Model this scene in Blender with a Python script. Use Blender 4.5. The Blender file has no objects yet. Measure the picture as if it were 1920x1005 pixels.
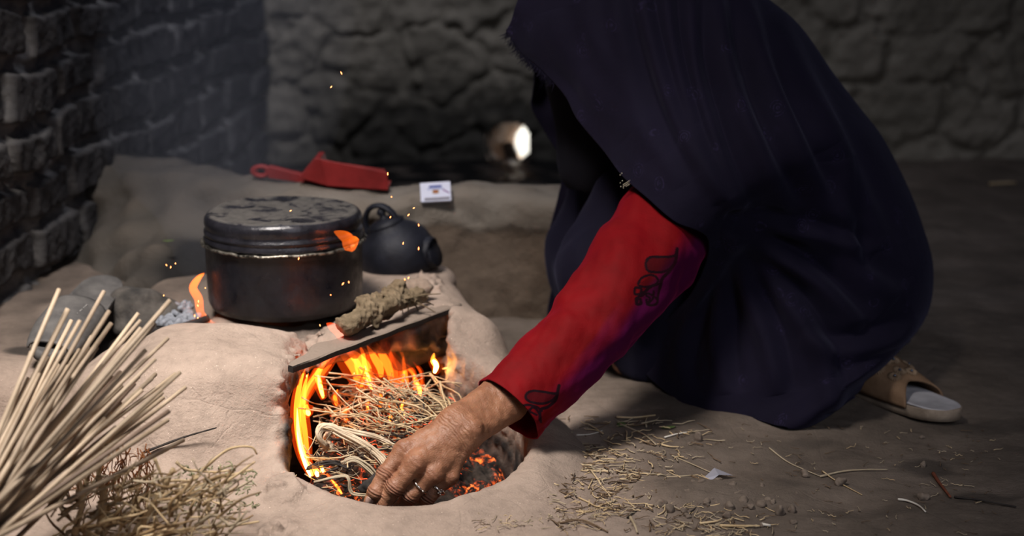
import bpy, math, random
import numpy as np
from mathutils import Vector, Matrix
random.seed(7); RNG = np.random.RandomState(11)
sc = bpy.context.scene; COL = sc.collection

# ------------------------------------------------------------------ camera
CAM_H = 0.83; PITCH = math.radians(14); FPX = 3000.0
cam = bpy.data.cameras.new('camera'); cam_ob = bpy.data.objects.new('camera', cam); COL.objects.link(cam_ob)
cam_ob.location = (0, 0, CAM_H); cam_ob.rotation_euler = (math.radians(90) - PITCH, 0, 0)
cam.sensor_width = 36; cam.lens = FPX / 1920 * 36; cam.clip_start = 0.05
cam.dof.use_dof = True; cam.dof.focus_distance = 2.22; cam.dof.aperture_fstop = 3.0
sc.camera = cam_ob
# ------------------------------------------------------------------ world and lights
w = bpy.data.worlds.new('world'); sc.world = w; w.use_nodes = True
w.node_tree.nodes['Background'].inputs[0].default_value = (0.50, 0.58, 0.95, 1)
w.node_tree.nodes['Background'].inputs[1].default_value = 0.028
sc.view_settings.view_transform = 'Standard'; sc.view_settings.look = 'None'
sc.view_settings.exposure = 0.0; sc.view_settings.gamma = 1
sc.view_settings.use_curve_mapping = False
def area(name, loc, target, size, power, color, spread=180, sy=None):
    l = bpy.data.lights.new(name, 'AREA'); l.energy = power; l.color = color; l.size = size
    if sy: l.shape = 'RECTANGLE'; l.size_y = sy
    l.spread = math.radians(spread)
    o = bpy.data.objects.new(name, l); COL.objects.link(o); o.location = loc
    o.rotation_euler = (Vector(target) - Vector(loc)).to_track_quat('-Z', 'Y').to_euler()
    return o
area('doorway_daylight', (-0.62, 1.35, 2.25), (-0.43, 2.22, 0.08), 0.5, 11.3, (1.0, 0.93, 0.86), 50)
area('front_fill', (1.1, -0.8, 1.9), (0.75, 2.5, 0.0), 1.0, 2.6, (0.90, 0.92, 1.0), 46)  # weak fill lamp added so the slipper and front litter get light
area('back_wall_fill', (-0.35, 3.1, 2.3), (-0.30, 4.1, 0.2), 0.6, 6.5, (0.86, 0.89, 1.0), 95)  # fill lamp added to lift the dark back wall
area('outdoor_sky_light', (0.45, 5.45, .75), (0.05, 5.9, -0.15), 0.4, 60, (1.0, 0.98, 0.93))
area('outdoor_daylight', (0.11, 5.30, -0.04), (0.0, 4.7, 0.03), 0.13, 1.2, (1.0, 0.98, 0.93))
def point(name, loc, power, color, r=0.03):
    l = bpy.data.lights.new(name, 'POINT'); l.energy = power; l.color = color; l.shadow_soft_size = r
    o = bpy.data.objects.new(name, l); COL.objects.link(o); o.location = loc
point('fire_glow_left', (-0.255, 2.24, 0.03), 0.09, (1.0, 0.36, 0.08))
point('fire_glow_back', (-0.20, 2.42, 0.05), 0.22, (1.0, 0.36, 0.08))
point('fire_glow_under_pot', (-0.46, 2.50, 0.07), 0.03, (1.0, 0.33, 0.07), 0.02)

# ------------------------------------------------------------------ geometry helpers
cp, sp = math.cos(PITCH), math.sin(PITCH)
def P(px, py, Y):
    a = (px - 960) / FPX; b = (py - 502.5) / FPX
    d = (a, cp - b * sp, -sp - b * cp); t = Y / d[1]
    return Vector((d[0] * t, Y, CAM_H + d[2] * t))
def G(px, py, z=0.0):
    a = (px - 960) / FPX; b = (py - 502.5) / FPX
    d = (a, cp - b * sp, -sp - b * cp); t = (z - CAM_H) / d[2]
    return Vector((d[0] * t, d[1] * t, z))
def Parr(px, py, Y):
    a = (px - 960) / FPX; b = (py - 502.5) / FPX
    dy = cp - b * sp; t = Y / dy
    return np.stack([a * t, Y + 0 * a, CAM_H + (-sp - b * cp) * t], -1)
def proj(v):
    x, y, z = v[..., 0], v[..., 1], v[..., 2] - CAM_H
    dep = y * cp - z * sp; up = y * sp + z * cp
    return 960 + FPX * x / dep, 502.5 - FPX * up / dep
def sm(a, b, x): 
    t = np.clip((x - a) / (b - a), 0, 1); return t * t * (3 - 2 * t)
class Noise:
    def __init__(s, freq, n=14, seed=0, d=3):
        r = np.random.RandomState(seed); k = r.normal(size=(n, d)); k /= np.linalg.norm(k, axis=1)[:, None]
        s.k = k * freq * (0.6 + 1.0 * r.rand(n, 1)) * 2 * math.pi; s.p = r.rand(n) * 6.283; s.n = n
    def __call__(s, *c):
        o = 0
        for i in range(s.n):
            a = s.p[i]
            for j, q in enumerate(c): a = a + s.k[i, j] * q
            o = o + np.sin(a)
        return (o / math.sqrt(s.n)).astype(np.float32) if hasattr(o, 'astype') else o / math.sqrt(s.n)
def link(o, parent=None):
    COL.objects.link(o)
    if parent is not None: o.parent = parent
    return o
def mesh_np(name, V, F, mat=None, parent=None, smooth=True, attrs=None):
    me = bpy.data.meshes.new(name); V = np.asarray(V, np.float32).reshape(-1, 3)
    if not isinstance(F, list): F = [F]
    F = [np.asarray(f, np.int32) for f in F if len(f)]
    nl = sum(f.size for f in F); npoly = sum(len(f) for f in F)
    me.vertices.add(len(V)); me.vertices.foreach_set('co', V.ravel())
    me.loops.add(nl); me.loops.foreach_set('vertex_index', np.concatenate([f.ravel() for f in F]))
    me.polygons.add(npoly)
    tot = np.concatenate([np.full(len(f), f.shape[1], np.int32) for f in F])
    st = np.concatenate([[0], np.cumsum(tot)[:-1]]).astype(np.int32)
    me.polygons.foreach_set('loop_start', st)
    me.polygons.foreach_set('use_smooth', np.full(npoly, smooth))
    me.update(calc_edges=True); me.validate()
    for k, a in (attrs or {}).items():
        at = me.attributes.new(k, 'FLOAT', 'POINT'); at.data.foreach_set('value', np.asarray(a, np.float32).ravel())
    if mat: me.materials.append(mat)
    o = bpy.data.objects.new(name, me); return link(o, parent)
def tag(o, label=None, cat=None, group=None, kind=None):
    if label: o['label'] = label
    if cat: o['category'] = cat
    if group: o['group'] = group
    if kind: o['kind'] = kind
    return o
def empty(name, loc, label, cat, group=None):
    o = bpy.data.objects.new(name, None); o.empty_display_size = .02; COL.objects.link(o); o.location = loc
    return tag(o, label, cat, group)
def adopt(root, *obs):          # children keep their world place
    for o in obs:
        o.parent = root; o.matrix_parent_inverse = Matrix.Translation(root.location).inverted()
def grid_faces(nu, nv, wrap=False):
    i = np.arange(nu - 1)[:, None]; m = nv if wrap else nv - 1
    j = np.arange(m)[None, :]; j2 = (j + 1) % nv
    return np.stack([i * nv + j, (i + 1) * nv + j, (i + 1) * nv + j2, i * nv + j2], -1).reshape(-1, 4)
def surf_nets(V, org, h):
    S = V < 0
    c = S[:-1, :-1, :-1].astype(np.int8)
    for dx in (0, 1):
        for dy in (0, 1):
            for dz in (0, 1):
                if dx + dy + dz: c = c + S[dx:S.shape[0] - 1 + dx, dy:S.shape[1] - 1 + dy, dz:S.shape[2] - 1 + dz]
    act = (c > 0) & (c < 8); I = np.argwhere(act)
    idx = np.full(act.shape, -1, np.int32); idx[act] = np.arange(len(I))
    cv = {}
    for dx in (0, 1):
        for dy in (0, 1):
            for dz in (0, 1): cv[dx, dy, dz] = V[I[:, 0] + dx, I[:, 1] + dy, I[:, 2] + dz]
    pos = np.zeros((len(I), 3)); cnt = np.zeros(len(I))
    for a in cv:
        for ax in range(3):
            if a[ax]: continue
            b = list(a); b[ax] = 1; b = tuple(b)
            va, vb = cv[a], cv[b]; cr = (va < 0) != (vb < 0)
            t = np.where(cr, va / np.where(cr, va - vb, 1), 0)
            for q in range(3): pos[:, q] += np.where(cr, a[q] + (t if q == ax else 0), 0)
            cnt += cr
    pos = (pos / cnt[:, None] + I) * h + np.asarray(org)
    F = []
    for ax in range(3):
        A = S.take(range(0, S.shape[ax] - 1), ax); B = S.take(range(1, S.shape[ax]), ax)
        E = np.argwhere(A != B); o1, o2 = (ax + 1) % 3, (ax + 2) % 3
        E = E[(E[:, o1] > 0) & (E[:, o2] > 0) & (E[:, o1] < S.shape[o1] - 1) & (E[:, o2] < S.shape[o2] - 1)]
        def cell(d1, d2):
            q = E.copy(); q[:, o1] -= d1; q[:, o2] -= d2; return idx[q[:, 0], q[:, 1], q[:, 2]]
        f = np.stack([cell(1, 1), cell(0, 1), cell(0, 0), cell(1, 0)], -1)
        neg = S[E[:, 0], E[:, 1], E[:, 2]]
        f[~neg] = f[~neg][:, ::-1]; F.append(f)
    F = np.concatenate(F); F = F[(F >= 0).all(1)]
    return pos, F
def axes(lo, hi, h):
    xs = [np.arange(lo[i], hi[i] + h, h, dtype=np.float32) for i in range(3)]
    return np.meshgrid(*xs, indexing='ij', sparse=True)
def smin(a, b, k):
    hh = np.maximum(k - np.abs(a - b), 0) / k; return np.minimum(a, b) - hh * hh * k * .25
def smax(a, b, k): return -smin(-a, -b, k)
def cap(X, Y, Z, a, b, ra, rb):
    a = np.array(a, np.float32); b = np.array(b, np.float32); d = b - a; L = float(d @ d) + 1e-12
    t = np.clip(((X - a[0]) * d[0] + (Y - a[1]) * d[1] + (Z - a[2]) * d[2]) / L, 0, 1)
    q = np.sqrt((X - a[0] - t * d[0]) ** 2 + (Y - a[1] - t * d[1]) ** 2 + (Z - a[2] - t * d[2]) ** 2)
    return q - (ra + (rb - ra) * t)
def rbox(X, Y, Z, c, hlf, r):
    qx = np.abs(X - c[0]) - hlf[0] + r; qy = np.abs(Y - c[1]) - hlf[1] + r; qz = np.abs(Z - c[2]) - hlf[2] + r
    return np.sqrt(np.maximum(qx, 0) ** 2 + np.maximum(qy, 0) ** 2 + np.maximum(qz, 0) ** 2) + np.minimum(np.maximum(qx, np.maximum(qy, qz)), 0) - r
def ell(X, Y, Z, c, r):
    k = np.sqrt(((X - c[0]) / r[0]) ** 2 + ((Y - c[1]) / r[1]) ** 2 + ((Z - c[2]) / r[2]) ** 2)
    return (k - 1) * min(r)
def crom(pts, n):
    p = np.asarray(pts, float); p = np.vstack([2 * p[0] - p[1], p, 2 * p[-1] - p[-2]])
    m = len(p) - 3; t = np.linspace(0, m - 1e-9, n); i = t.astype(int); f = (t - i)[:, None]
    a, b, c, d = p[i], p[i + 1], p[i + 2], p[i + 3]
    return .5 * (2 * b + (c - a) * f + (2 * a - 5 * b + 4 * c - d) * f ** 2 + (3 * b - a - 3 * c + d) * f ** 3)
def tubes(paths, ns=6, flat=1.0, roll=0.0):
    """paths: list of (Nx3, N radii) -> V, F  (closed tapered tubes)"""
    Vs, Fs, off = [], [], 0
    ang = np.linspace(0, 2 * math.pi, ns, endpoint=False)
    for p, r in paths:
        p = np.asarray(p, float); r = np.broadcast_to(np.asarray(r, float), (len(p),)).copy()
        T = np.gradient(p, axis=0); T /= np.linalg.norm(T, axis=1)[:, None] + 1e-12
        ref = np.array([0, 0, 1.]) if abs(T.mean(0)[2]) < .8 * np.linalg.norm(T.mean(0)) + 1e-9 else np.array([0, 1., 0])
        U = np.cross(T, ref); U /= np.linalg.norm(U, axis=1)[:, None] + 1e-12; W = np.cross(U, T)
        p = np.vstack([p[:1], p, p[-1:]]); r = np.concatenate([[r[0] * .04], r, [r[-1] * .04]])
        U = np.vstack([U[:1], U, U[-1:]]); W = np.vstack([W[:1], W, W[-1:]])
        ca, sa = np.cos(ang + roll), np.sin(ang + roll)
        V = p[:, None] + r[:, None, None] * (ca[None, :, None] * U[:, None] + flat * sa[None, :, None] * W[:, None])
        n = len(p); f = grid_faces(n, ns, True)[:, ::-1] + off
        Vs.append(V.reshape(-1, 3)); Fs.append(f); off += n * ns
    return np.concatenate(Vs), np.concatenate(Fs)
def lathe(prof, n=64, jitter=None):
    p = np.asarray(prof, float); a = np.linspace(0, 2 * math.pi, n, endpoint=False)
    V = np.stack([p[:, None, 0] * np.cos(a), p[:, None, 0] * np.sin(a), p[:, None, 1] + 0 * a], -1)
    if jitter is not None: V = jitter(V)
    return V.reshape(-1, 3), grid_faces(len(p), n, True)[:, ::-1]
def boxm(sx, sy, sz, c=(0, 0, 0)):
    V = np.array([[x, y, z] for x in (-.5, .5) for y in (-.5, .5) for z in (-.5, .5)]) * (sx, sy, sz) + np.array(c)
    F = np.array([[0, 1, 3, 2], [4, 6, 7, 5], [0, 4, 5, 1], [2, 3, 7, 6], [0, 2, 6, 4], [1, 5, 7, 3]])
    return V, F
def joinm(parts):
    V, F, o = [], [], 0
    for v, f in parts: V.append(v); F.append(np.asarray(f) + o); o += len(v)
    return np.concatenate(V), np.concatenate(F)
def bevel(o, wd=.002, seg=2):
    m = o.modifiers.new('bevel', 'BEVEL'); m.width = wd; m.segments = seg; m.limit_method = 'ANGLE'

# ------------------------------------------------------------------ materials
class M:
    def __init__(s, name):
        s.m = bpy.data.materials.new(name); s.m.use_nodes = True; s.t = s.m.node_tree; s.n = s.t.nodes; s.b = s.n['Principled BSDF']
        s.out = s.n['Material Output']
    def new(s, typ, **kw):
        x = s.n.new(typ)
        for k, v in kw.items(): setattr(x, k, v)
        return x
    def l(s, a, b): s.t.links.new(a, b)
    def coord(s, kind='Object', scale=None):
        c = s.new('ShaderNodeTexCoord').outputs[kind]
        if scale is not None:
            mp = s.new('ShaderNodeMapping'); mp.inputs['Scale'].default_value = scale; s.l(c, mp.inputs[0]); c = mp.outputs[0]
        return c
    def noise(s, co, scale, detail=6, rough=.6, dist=0):
        x = s.new('ShaderNodeTexNoise'); x.inputs['Scale'].default_value = scale; x.inputs['Detail'].default_value = detail
        x.inputs['Roughness'].default_value = rough; x.inputs['Distortion'].default_value = dist; s.l(co, x.inputs['Vector']); return x.outputs['Fac']
    def vor(s, co, scale, feat='F1'):
        x = s.new('ShaderNodeTexVoronoi'); x.feature = feat; x.inputs['Scale'].default_value = scale; s.l(co, x.inputs['Vector']); return x.outputs['Distance']
    def ramp(s, f, stops):
        x = s.new('ShaderNodeValToRGB'); e = x.color_ramp.elements
        while len(e) < len(stops): e.new(.5)
        for q, (p, c) in zip(e, stops): q.position = p; q.color = (*c, 1) if len(c) == 3 else c
        s.l(f, x.inputs[0]); return x.outputs[0]
    def mix(s, f, a, b, mode='MIX'):
        x = s.new('ShaderNodeMix'); x.data_type = 'RGBA'; x.blend_type = mode
        for v, i in ((f, 0), (a, 6), (b, 7)):
            if hasattr(v, 'links') or hasattr(v, 'is_linked'): s.l(v, x.inputs[i])
            elif i == 0: x.inputs[0].default_value = v
            else: x.inputs[i].default_value = (*v, 1)
        return x.outputs[2]
    def attr(s, name): return s.new('ShaderNodeAttribute', attribute_name=name).outputs['Fac']
    def math(s, op, a, b):
        x = s.new('ShaderNodeMath', operation=op)
        for v, i in ((a, 0), (b, 1)):
            if isinstance(v, (int, float)): x.inputs[i].default_value = v
            else: s.l(v, x.inputs[i])
        return x.outputs[0]
    def bump(s, h, dist=.003, strength=1, prev=None):
        x = s.new('ShaderNodeBump'); x.inputs['Distance'].default_value = dist; x.inputs['Strength'].default_value = strength
        s.l(h, x.inputs['Height'])
        if prev is not None: s.l(prev, x.inputs['Normal'])
        s.l(x.outputs[0], s.b.inputs['Normal']); return x.outputs[0]
    def color(s, c):
        if isinstance(c, tuple): s.b.inputs['Base Color'].default_value = (*c, 1)
        else: s.l(c, s.b.inputs['Base Color'])
        return s
    def set(s, rough=None, metal=None, spec=None, **kw):
        if rough is not None: s.b.inputs['Roughness'].default_value = rough
        if metal is not None: s.b.inputs['Metallic'].default_value = metal
        if spec is not None: s.b.inputs['Specular IOR Level'].default_value = spec
        for k, v in kw.items(): s.b.inputs[k.replace('_', ' ')].default_value = v
        return s
def var_mat(name, c1, c2, scale=30, rough=.8, metal=0, spec=.3, bump=.001, bscale=80, stretch=(1, 1, 1)):
    m = M(name); co = m.coord('Object', stretch)
    m.color(m.ramp(m.noise(co, scale), [(.3, c1), (.7, c2)])).set(rough, metal, spec)
    if bump: m.bump(m.noise(co, bscale, 8, .65), bump)
    return m.m

def mud_material(name, c1, c2, c3, soot=True, band=None, big=.004, earth=None):
    m = M(name); co = m.coord('Object')
    n1 = m.noise(co, 6, 8, .6); n2 = m.noise(co, 45, 8, .65); n3 = m.noise(co, 260, 4, .6)
    c = m.ramp(n1, [(.3, c1), (.5, c2), (.72, c3)])
    c = m.mix(.55, c, m.ramp(n2, [(.28, tuple(x * .62 for x in c2)), (.5, c2), (.75, tuple(min(1, x * 1.25) for x in c2))]))
    c = m.mix(m.ramp(m.noise(co, 420, 2, .5), [(.70, (0, 0, 0)), (.76, (1, 1, 1))]), c, tuple(min(1, x * 1.7) for x in c3))
    if band:
        c = m.mix(m.attr('band'), c, band)
    if earth:
        e2 = m.ramp(n1, [(.3, earth[0]), (.5, earth[1]), (.72, earth[2])]); e2 = m.mix(.5, e2, m.ramp(n2, [(.28, tuple(x * .6 for x in earth[1])), (.75, tuple(x * 1.25 for x in earth[1]))]))
        c = m.mix(m.attr('earth'), c, e2)
    if soot:
        c = m.mix(m.attr('soot'), c, (.012, .011, .011))
    m.color(c).set(.92, 0, .25)
    cr = m.vor(m.mix(.12, co, m.new('ShaderNodeTexNoise').outputs['Color']), 9, 'DISTANCE_TO_EDGE')
    crk = m.ramp(cr, [(0, (0, 0, 0)), (.018, (1, 1, 1))])
    b = m.bump(m.noise(co, 22, 10, .62), big * 1.6)
    b = m.bump(m.noise(co, 70, 10, .7, .5), .0035, .55, b); b = m.bump(n3, .0014, .9, b)
    b = m.bump(crk, .0016, .35, b)
    return m
EARTH = ((.055, .042, .034), (.115, .090, .073), (.20, .16, .135))
MUDC = ((.21, .158, .128), (.31, .238, .194), (.41, .322, .267))
MUD = mud_material('dry_mud', *MUDC, earth=EARTH).m
FLOORM = mud_material('trodden_earth', *MUDC, earth=EARTH)
def earth_mask(x, y): return np.maximum(sm(-.02, .30, x - .10 * (2.1 - y)), sm(2.50, 2.64, y - .9 * np.minimum(x + .02, 0) * -1) * sm(-.10, -.02, x))
# wet / oily dark ground attribute
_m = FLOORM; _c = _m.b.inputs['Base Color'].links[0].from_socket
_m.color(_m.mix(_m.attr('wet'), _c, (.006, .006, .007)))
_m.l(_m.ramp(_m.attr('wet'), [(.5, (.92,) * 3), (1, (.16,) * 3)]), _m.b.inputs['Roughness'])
FLOOR = FLOORM.m
BENCH = mud_material('bench_mud', (.07, .05, .036), (.115, .085, .064), (.165, .125, .098), band=(.20, .175, .15)).m
def simple(name, c, rough=.6, metal=0, spec=.4):
    m = M(name); m.color(c).set(rough, metal, spec)
    co = m.coord('Object'); m.bump(m.noise(co, 150, 5), .0004); return m.m

# ------------------------------------------------------------------ floor
PIT = (-0.148, 2.20, 0.168, 0.220)
def blob(x, y, c, r, pw=2): return np.exp(-(((x - c[0]) / r[0]) ** 2 + ((y - c[1]) / r[1]) ** 2) ** (pw / 2))
nf1, nf2, nf3 = Noise(1.2, 10, 1, 2), Noise(6, 14, 2, 2), Noise(25, 16, 3, 2)
def floor_h(x, y):
    h = .006 * nf1(x, y) + .0025 * nf2(x, y) + .0007 * nf3(x, y)
    return h
h = .0085
xs = np.arange(-1.25, 2.75, h); ys = np.arange(0.75, 4.66, h)
X, Y = np.meshgrid(xs, ys, indexing='ij')
Z = floor_h(X, Y)
clod = G(1290, 925); cl = blob(X, Y, (clod[0] + .03, clod[1]), (.12, .045))
nc = Noise(40, 20, 9, 2)
Z += cl * (.006 + .004 * np.abs(nc(X, Y)))
YB = 2.84 - .30 * sm(-.12, .0, X)
inside = sm(.09, .02, X) * sm(0, -.09, Y - YB) * sm(1.70, 1.78, Y)
Z -= .22 * inside
st = 0 * X
for (px, py, rx, ry, s_) in ((1740, 870, .05, .05, .7), (1840, 935, .06, .03, .6), (1515, 830, .04, .025, .5), (1310, 800, .06, .03, .35), (1480, 905, .03, .02, .4), (1850, 790, .1, .04, .5), (1600, 960, .1, .02, .3)):
    g = G(px, py); st = np.maximum(st, s_ * sm(.35, .75, blob(X, Y, g, (rx, ry)) + .12 * nf3(X, Y)))
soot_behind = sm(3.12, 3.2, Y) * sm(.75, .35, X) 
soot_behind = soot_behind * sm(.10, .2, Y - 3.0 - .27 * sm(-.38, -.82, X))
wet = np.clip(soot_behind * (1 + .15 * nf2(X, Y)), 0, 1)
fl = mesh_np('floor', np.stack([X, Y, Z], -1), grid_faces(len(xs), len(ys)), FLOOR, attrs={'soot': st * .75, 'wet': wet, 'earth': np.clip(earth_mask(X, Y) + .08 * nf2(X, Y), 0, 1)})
tag(fl, kind='structure')

# ------------------------------------------------------------------ walls
def brick_wall():
    p0 = np.array([-0.90 - .0945 * 1.7, .9]); d = np.array([.0945, 1.]); d /= np.linalg.norm(d); nrm = np.array([d[1], -d[0]])
    L = 3.85; hh = .0045; s = np.arange(0, L, hh); z = np.arange(-.05, 1.15, hh)
    S, Zz = np.meshgrid(s, z, indexing='ij'); n1 = Noise(2.2, 12, 21, 2); n2 = Noise(14, 16, 22, 2); n3 = Noise(60, 18, 23, 2); n4 = Noise(5, 14, 25, 2)
    zz = Zz + .008 * n1(S, Zz) + .003 * n2(S, Zz); pitch = .098
    row = np.floor(zz / pitch).astype(int); fz = (zz / pitch - row) * pitch
    r = np.random.RandomState(5); offs = r.rand(40); H = np.zeros_like(S); mask = np.zeros_like(S)
    ss = S + .006 * n4(Zz, S) + .002 * n2(Zz, S)
    for k in np.unique(row):
        rr = row == k; pos = -r.rand() * .2; q = ss[rr]; f = fz[rr]; b = np.zeros_like(q); dep = np.zeros_like(q); lo = np.zeros_like(q)
        while pos < L + .3:
            wd = r.choice([.22, .23, .21, .12, .18, .20]); g = .018 + .014 * r.rand(); a0, a1 = pos, pos + wd
            g0 = .009 + .006 * r.rand(); g1 = .007 + .008 * r.rand()
            e = np.minimum(np.minimum(q - a0, a1 - q), np.minimum(f - g0, pitch - g1 - f))
            mm_ = e > -.02; v = sm(-.002, .006, e)
            tilt = (r.rand() - .5) * .08
            sel = (q > a0 - g / 2) & (q <= a1 + g / 2)
            b[sel] = v[sel]; dep[sel] = (.011 * r.rand() + .004 + tilt * (q[sel] - (a0 + a1) / 2)); pos = a1 + g
        mask[rr] = b; H[rr] = b * dep
    # eroded bricks with mortar standing slightly proud along the lower edge
    H = H + (1 - mask) * (-.013 + .004 * n2(S, Zz)) + .0016 * n3(S, Zz) * (1.2 - .6 * mask) + .005 * n1(S, Zz) + .002 * n2(S * 1.3, Zz)
    V = np.stack([p0[0] + d[0] * S + nrm[0] * H, p0[1] + d[1] * S + nrm[1] * H, Zz], -1)
    m = M('sooty_brick'); co = m.coord('Object')
    c = m.ramp(m.noise(co, 9, 8, .65), [(.3, (.030, .028, .030)), (.55, (.052, .048, .050)), (.75, (.08, .072, .070))])
    mo = m.ramp(m.noise(co, 40, 8, .65), [(.3, (.13, .125, .125)), (.7, (.24, .225, .22))])
    m.color(m.mix(m.attr('brick'), mo, c)).set(.85, 0, .3); b = m.bump(m.noise(co, 60, 10, .65), .005); m.bump(m.noise(co, 300, 5, .6), .001, .8, b)
    o = mesh_np('wall_left', V, grid_faces(len(s), len(z))[:, ::-1], m.m, attrs={'brick': mask})
    return tag(o, kind='structure')
brick_wall()
y_, z_ = np.meshgrid(np.arange(.75, 4.72, .03), np.arange(-.05, 1.1, .03), indexing='ij'); nq = Noise(2.5, 14, 27, 2)
tag(mesh_np('wall_right', np.stack([2.74 + .02 * nq(y_, z_), y_, z_], -1), grid_faces(*y_.shape), var_mat('dark_mud_wall', (.09, .08, .065), (.20, .175, .145), 6, .95, bump=.008, bscale=30)), kind='structure')

HOLE = P(955, 267, 4.62); HR = (.056, .058)
def back_wall():
    hh = .0075; x = np.arange(-1.0, 2.8, hh); z = np.arange(-.05, 1.05, hh); Xx, Zz = np.meshgrid(x, z, indexing='ij')
    r = np.random.RandomState(31); pts = []
    for i in range(-1, 19):
        for j in range(-1, 9): pts.append((-1.1 + (i + .5 * (j % 2) + .5 * (r.rand() - .5)) * .235, (j + .5 * (r.rand() - .5)) * .155, r.rand()))
    pts = np.array(pts); nw = Noise(4, 12, 32, 2); n2 = Noise(15, 14, 33, 2); n3 = Noise(50, 14, 34, 2)
    xw = Xx + .03 * nw(Xx, Zz) + .008 * n2(Xx, Zz); zw = (Zz + .022 * nw(Zz + 5, Xx) + .008 * n2(Zz, Xx)) * 1.4
    d1 = np.full(Xx.shape, 9.); d2 = np.full(Xx.shape, 9.); rid = np.zeros(Xx.shape)
    for p in pts:
        dd = np.hypot(xw - p[0], zw - p[1] * 1.4); nb = dd < d1
        d2 = np.where(nb, d1, np.minimum(d2, dd)); d1 = np.where(nb, dd, d1); rid = np.where(nb, p[2], rid)
    e = d2 - d1; st = sm(.004, .06, e)
    plast = sm(-.1, .5, n2(Xx * .25, Zz * .25) + nw(Xx * .5, Zz * .5) * .5)
    H = (.012 * st + .012 * rid * st) * (1 - .45 * plast) + .006 * n2(Xx, Zz) * .6 + .0015 * n3(Xx, Zz)
    Yy = 4.63 - H
    rad = np.sqrt(((Xx - HOLE[0]) / HR[0]) ** 2 + ((Zz - HOLE[2]) / HR[1]) ** 2)
    V = np.stack([Xx, Yy, Zz], -1); F = grid_faces(len(x), len(z))
    keep = rad.ravel()[F].min(1) > 1.0
    m = M('mud_plastered_stone'); co = m.coord('Object')
    c = m.ramp(m.noise(co, 3.2, 8, .65), [(.3, (.13, .115, .092)), (.5, (.21, .185, .15)), (.72, (.30, .265, .22))])
    m.color(m.mix(m.attr('soot'), c, (.02, .019, .017))).set(.95, 0, .15); m.bump(m.noise(co, 30, 10, .65), .008)
    soot = sm(.34, .10, Zz + .03 * n2(Xx, Zz)) * sm(1.0, .3, Xx) * sm(-.75, -.4, Xx) * .9
    soot = np.maximum(soot, (1 - sm(0, .02, e)) * .3 * (1 - plast))
    o = mesh_np('wall_back', V, F[keep], m.m, attrs={'soot': soot}); tag(o, kind='structure')
    # drain hole: a real tunnel through the wall, open to daylight
    nr, na = 24, 40; a = np.linspace(0, 2 * math.pi, na, endpoint=False); t = np.linspace(0, 1, nr)
    nn = Noise(1.6, 10, 35, 2); A, T = np.meshgrid(a, t)
    R = 1.32 - .20 * sm(0, .12, T) + .05 * nn(np.cos(A), T * 2) - .10 * T
    V = np.stack([HOLE[0] + .075 * T + HR[0] * R * np.cos(A), 4.612 + .39 * T, HOLE[2] - .062 * T + HR[1] * R * np.sin(A)], -1).reshape(-1, 3)
    pl = var_mat('tunnel_plaster', (.42, .30, .21), (.62, .50, .40), 25, .95, bump=.003)
    o = mesh_np('trim_1', V, grid_faces(nr, na, True), pl); tag(o, kind='structure')
back_wall()
V, F = boxm(1.6, .06, 1.2, (.1, 5.95, -.1)); o = mesh_np('backdrop_outside', V, F, simple('backdrop_white', (.8, .78, .72), .9), smooth=False); tag(o, kind='structure')  # white slab added outside so the drain hole shows bright
def rock(name, c, r, seed, mat, amp=.18, h=None, rot=0):
    h = h or min(r) / 9; R = max(r) * 1.35; n1 = Noise(.9 / max(r) * .6, 12, seed); n2 = Noise(3 / max(r) * .5, 14, seed + 1)
    Xa, Ya, Za = axes((-R,) * 3, (R,) * 3, h); ca, sa = math.cos(rot), math.sin(rot)
    xr = Xa * ca + Ya * sa; yr = -Xa * sa + Ya * ca
    D = ell(xr, yr, Za, (0, 0, 0), r) + min(r) * amp * n1(Xa, Ya, Za) + min(r) * .05 * n2(Xa, Ya, Za)
    V, F = surf_nets(D, (-R,) * 3, h)
    o = mesh_np(name, V, F, mat); o.location = c; return o
dark_rock = var_mat('dark_stone', (.03, .028, .026), (.09, .08, .07), 40, .9, bump=.003)
o = rock('stone', P(956, 296, 4.82), (.028, .05, .046), 41, dark_rock, .15)
tag(o, 'dark stone stuck low in the bright drain hole of the back wall', 'stone')

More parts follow.
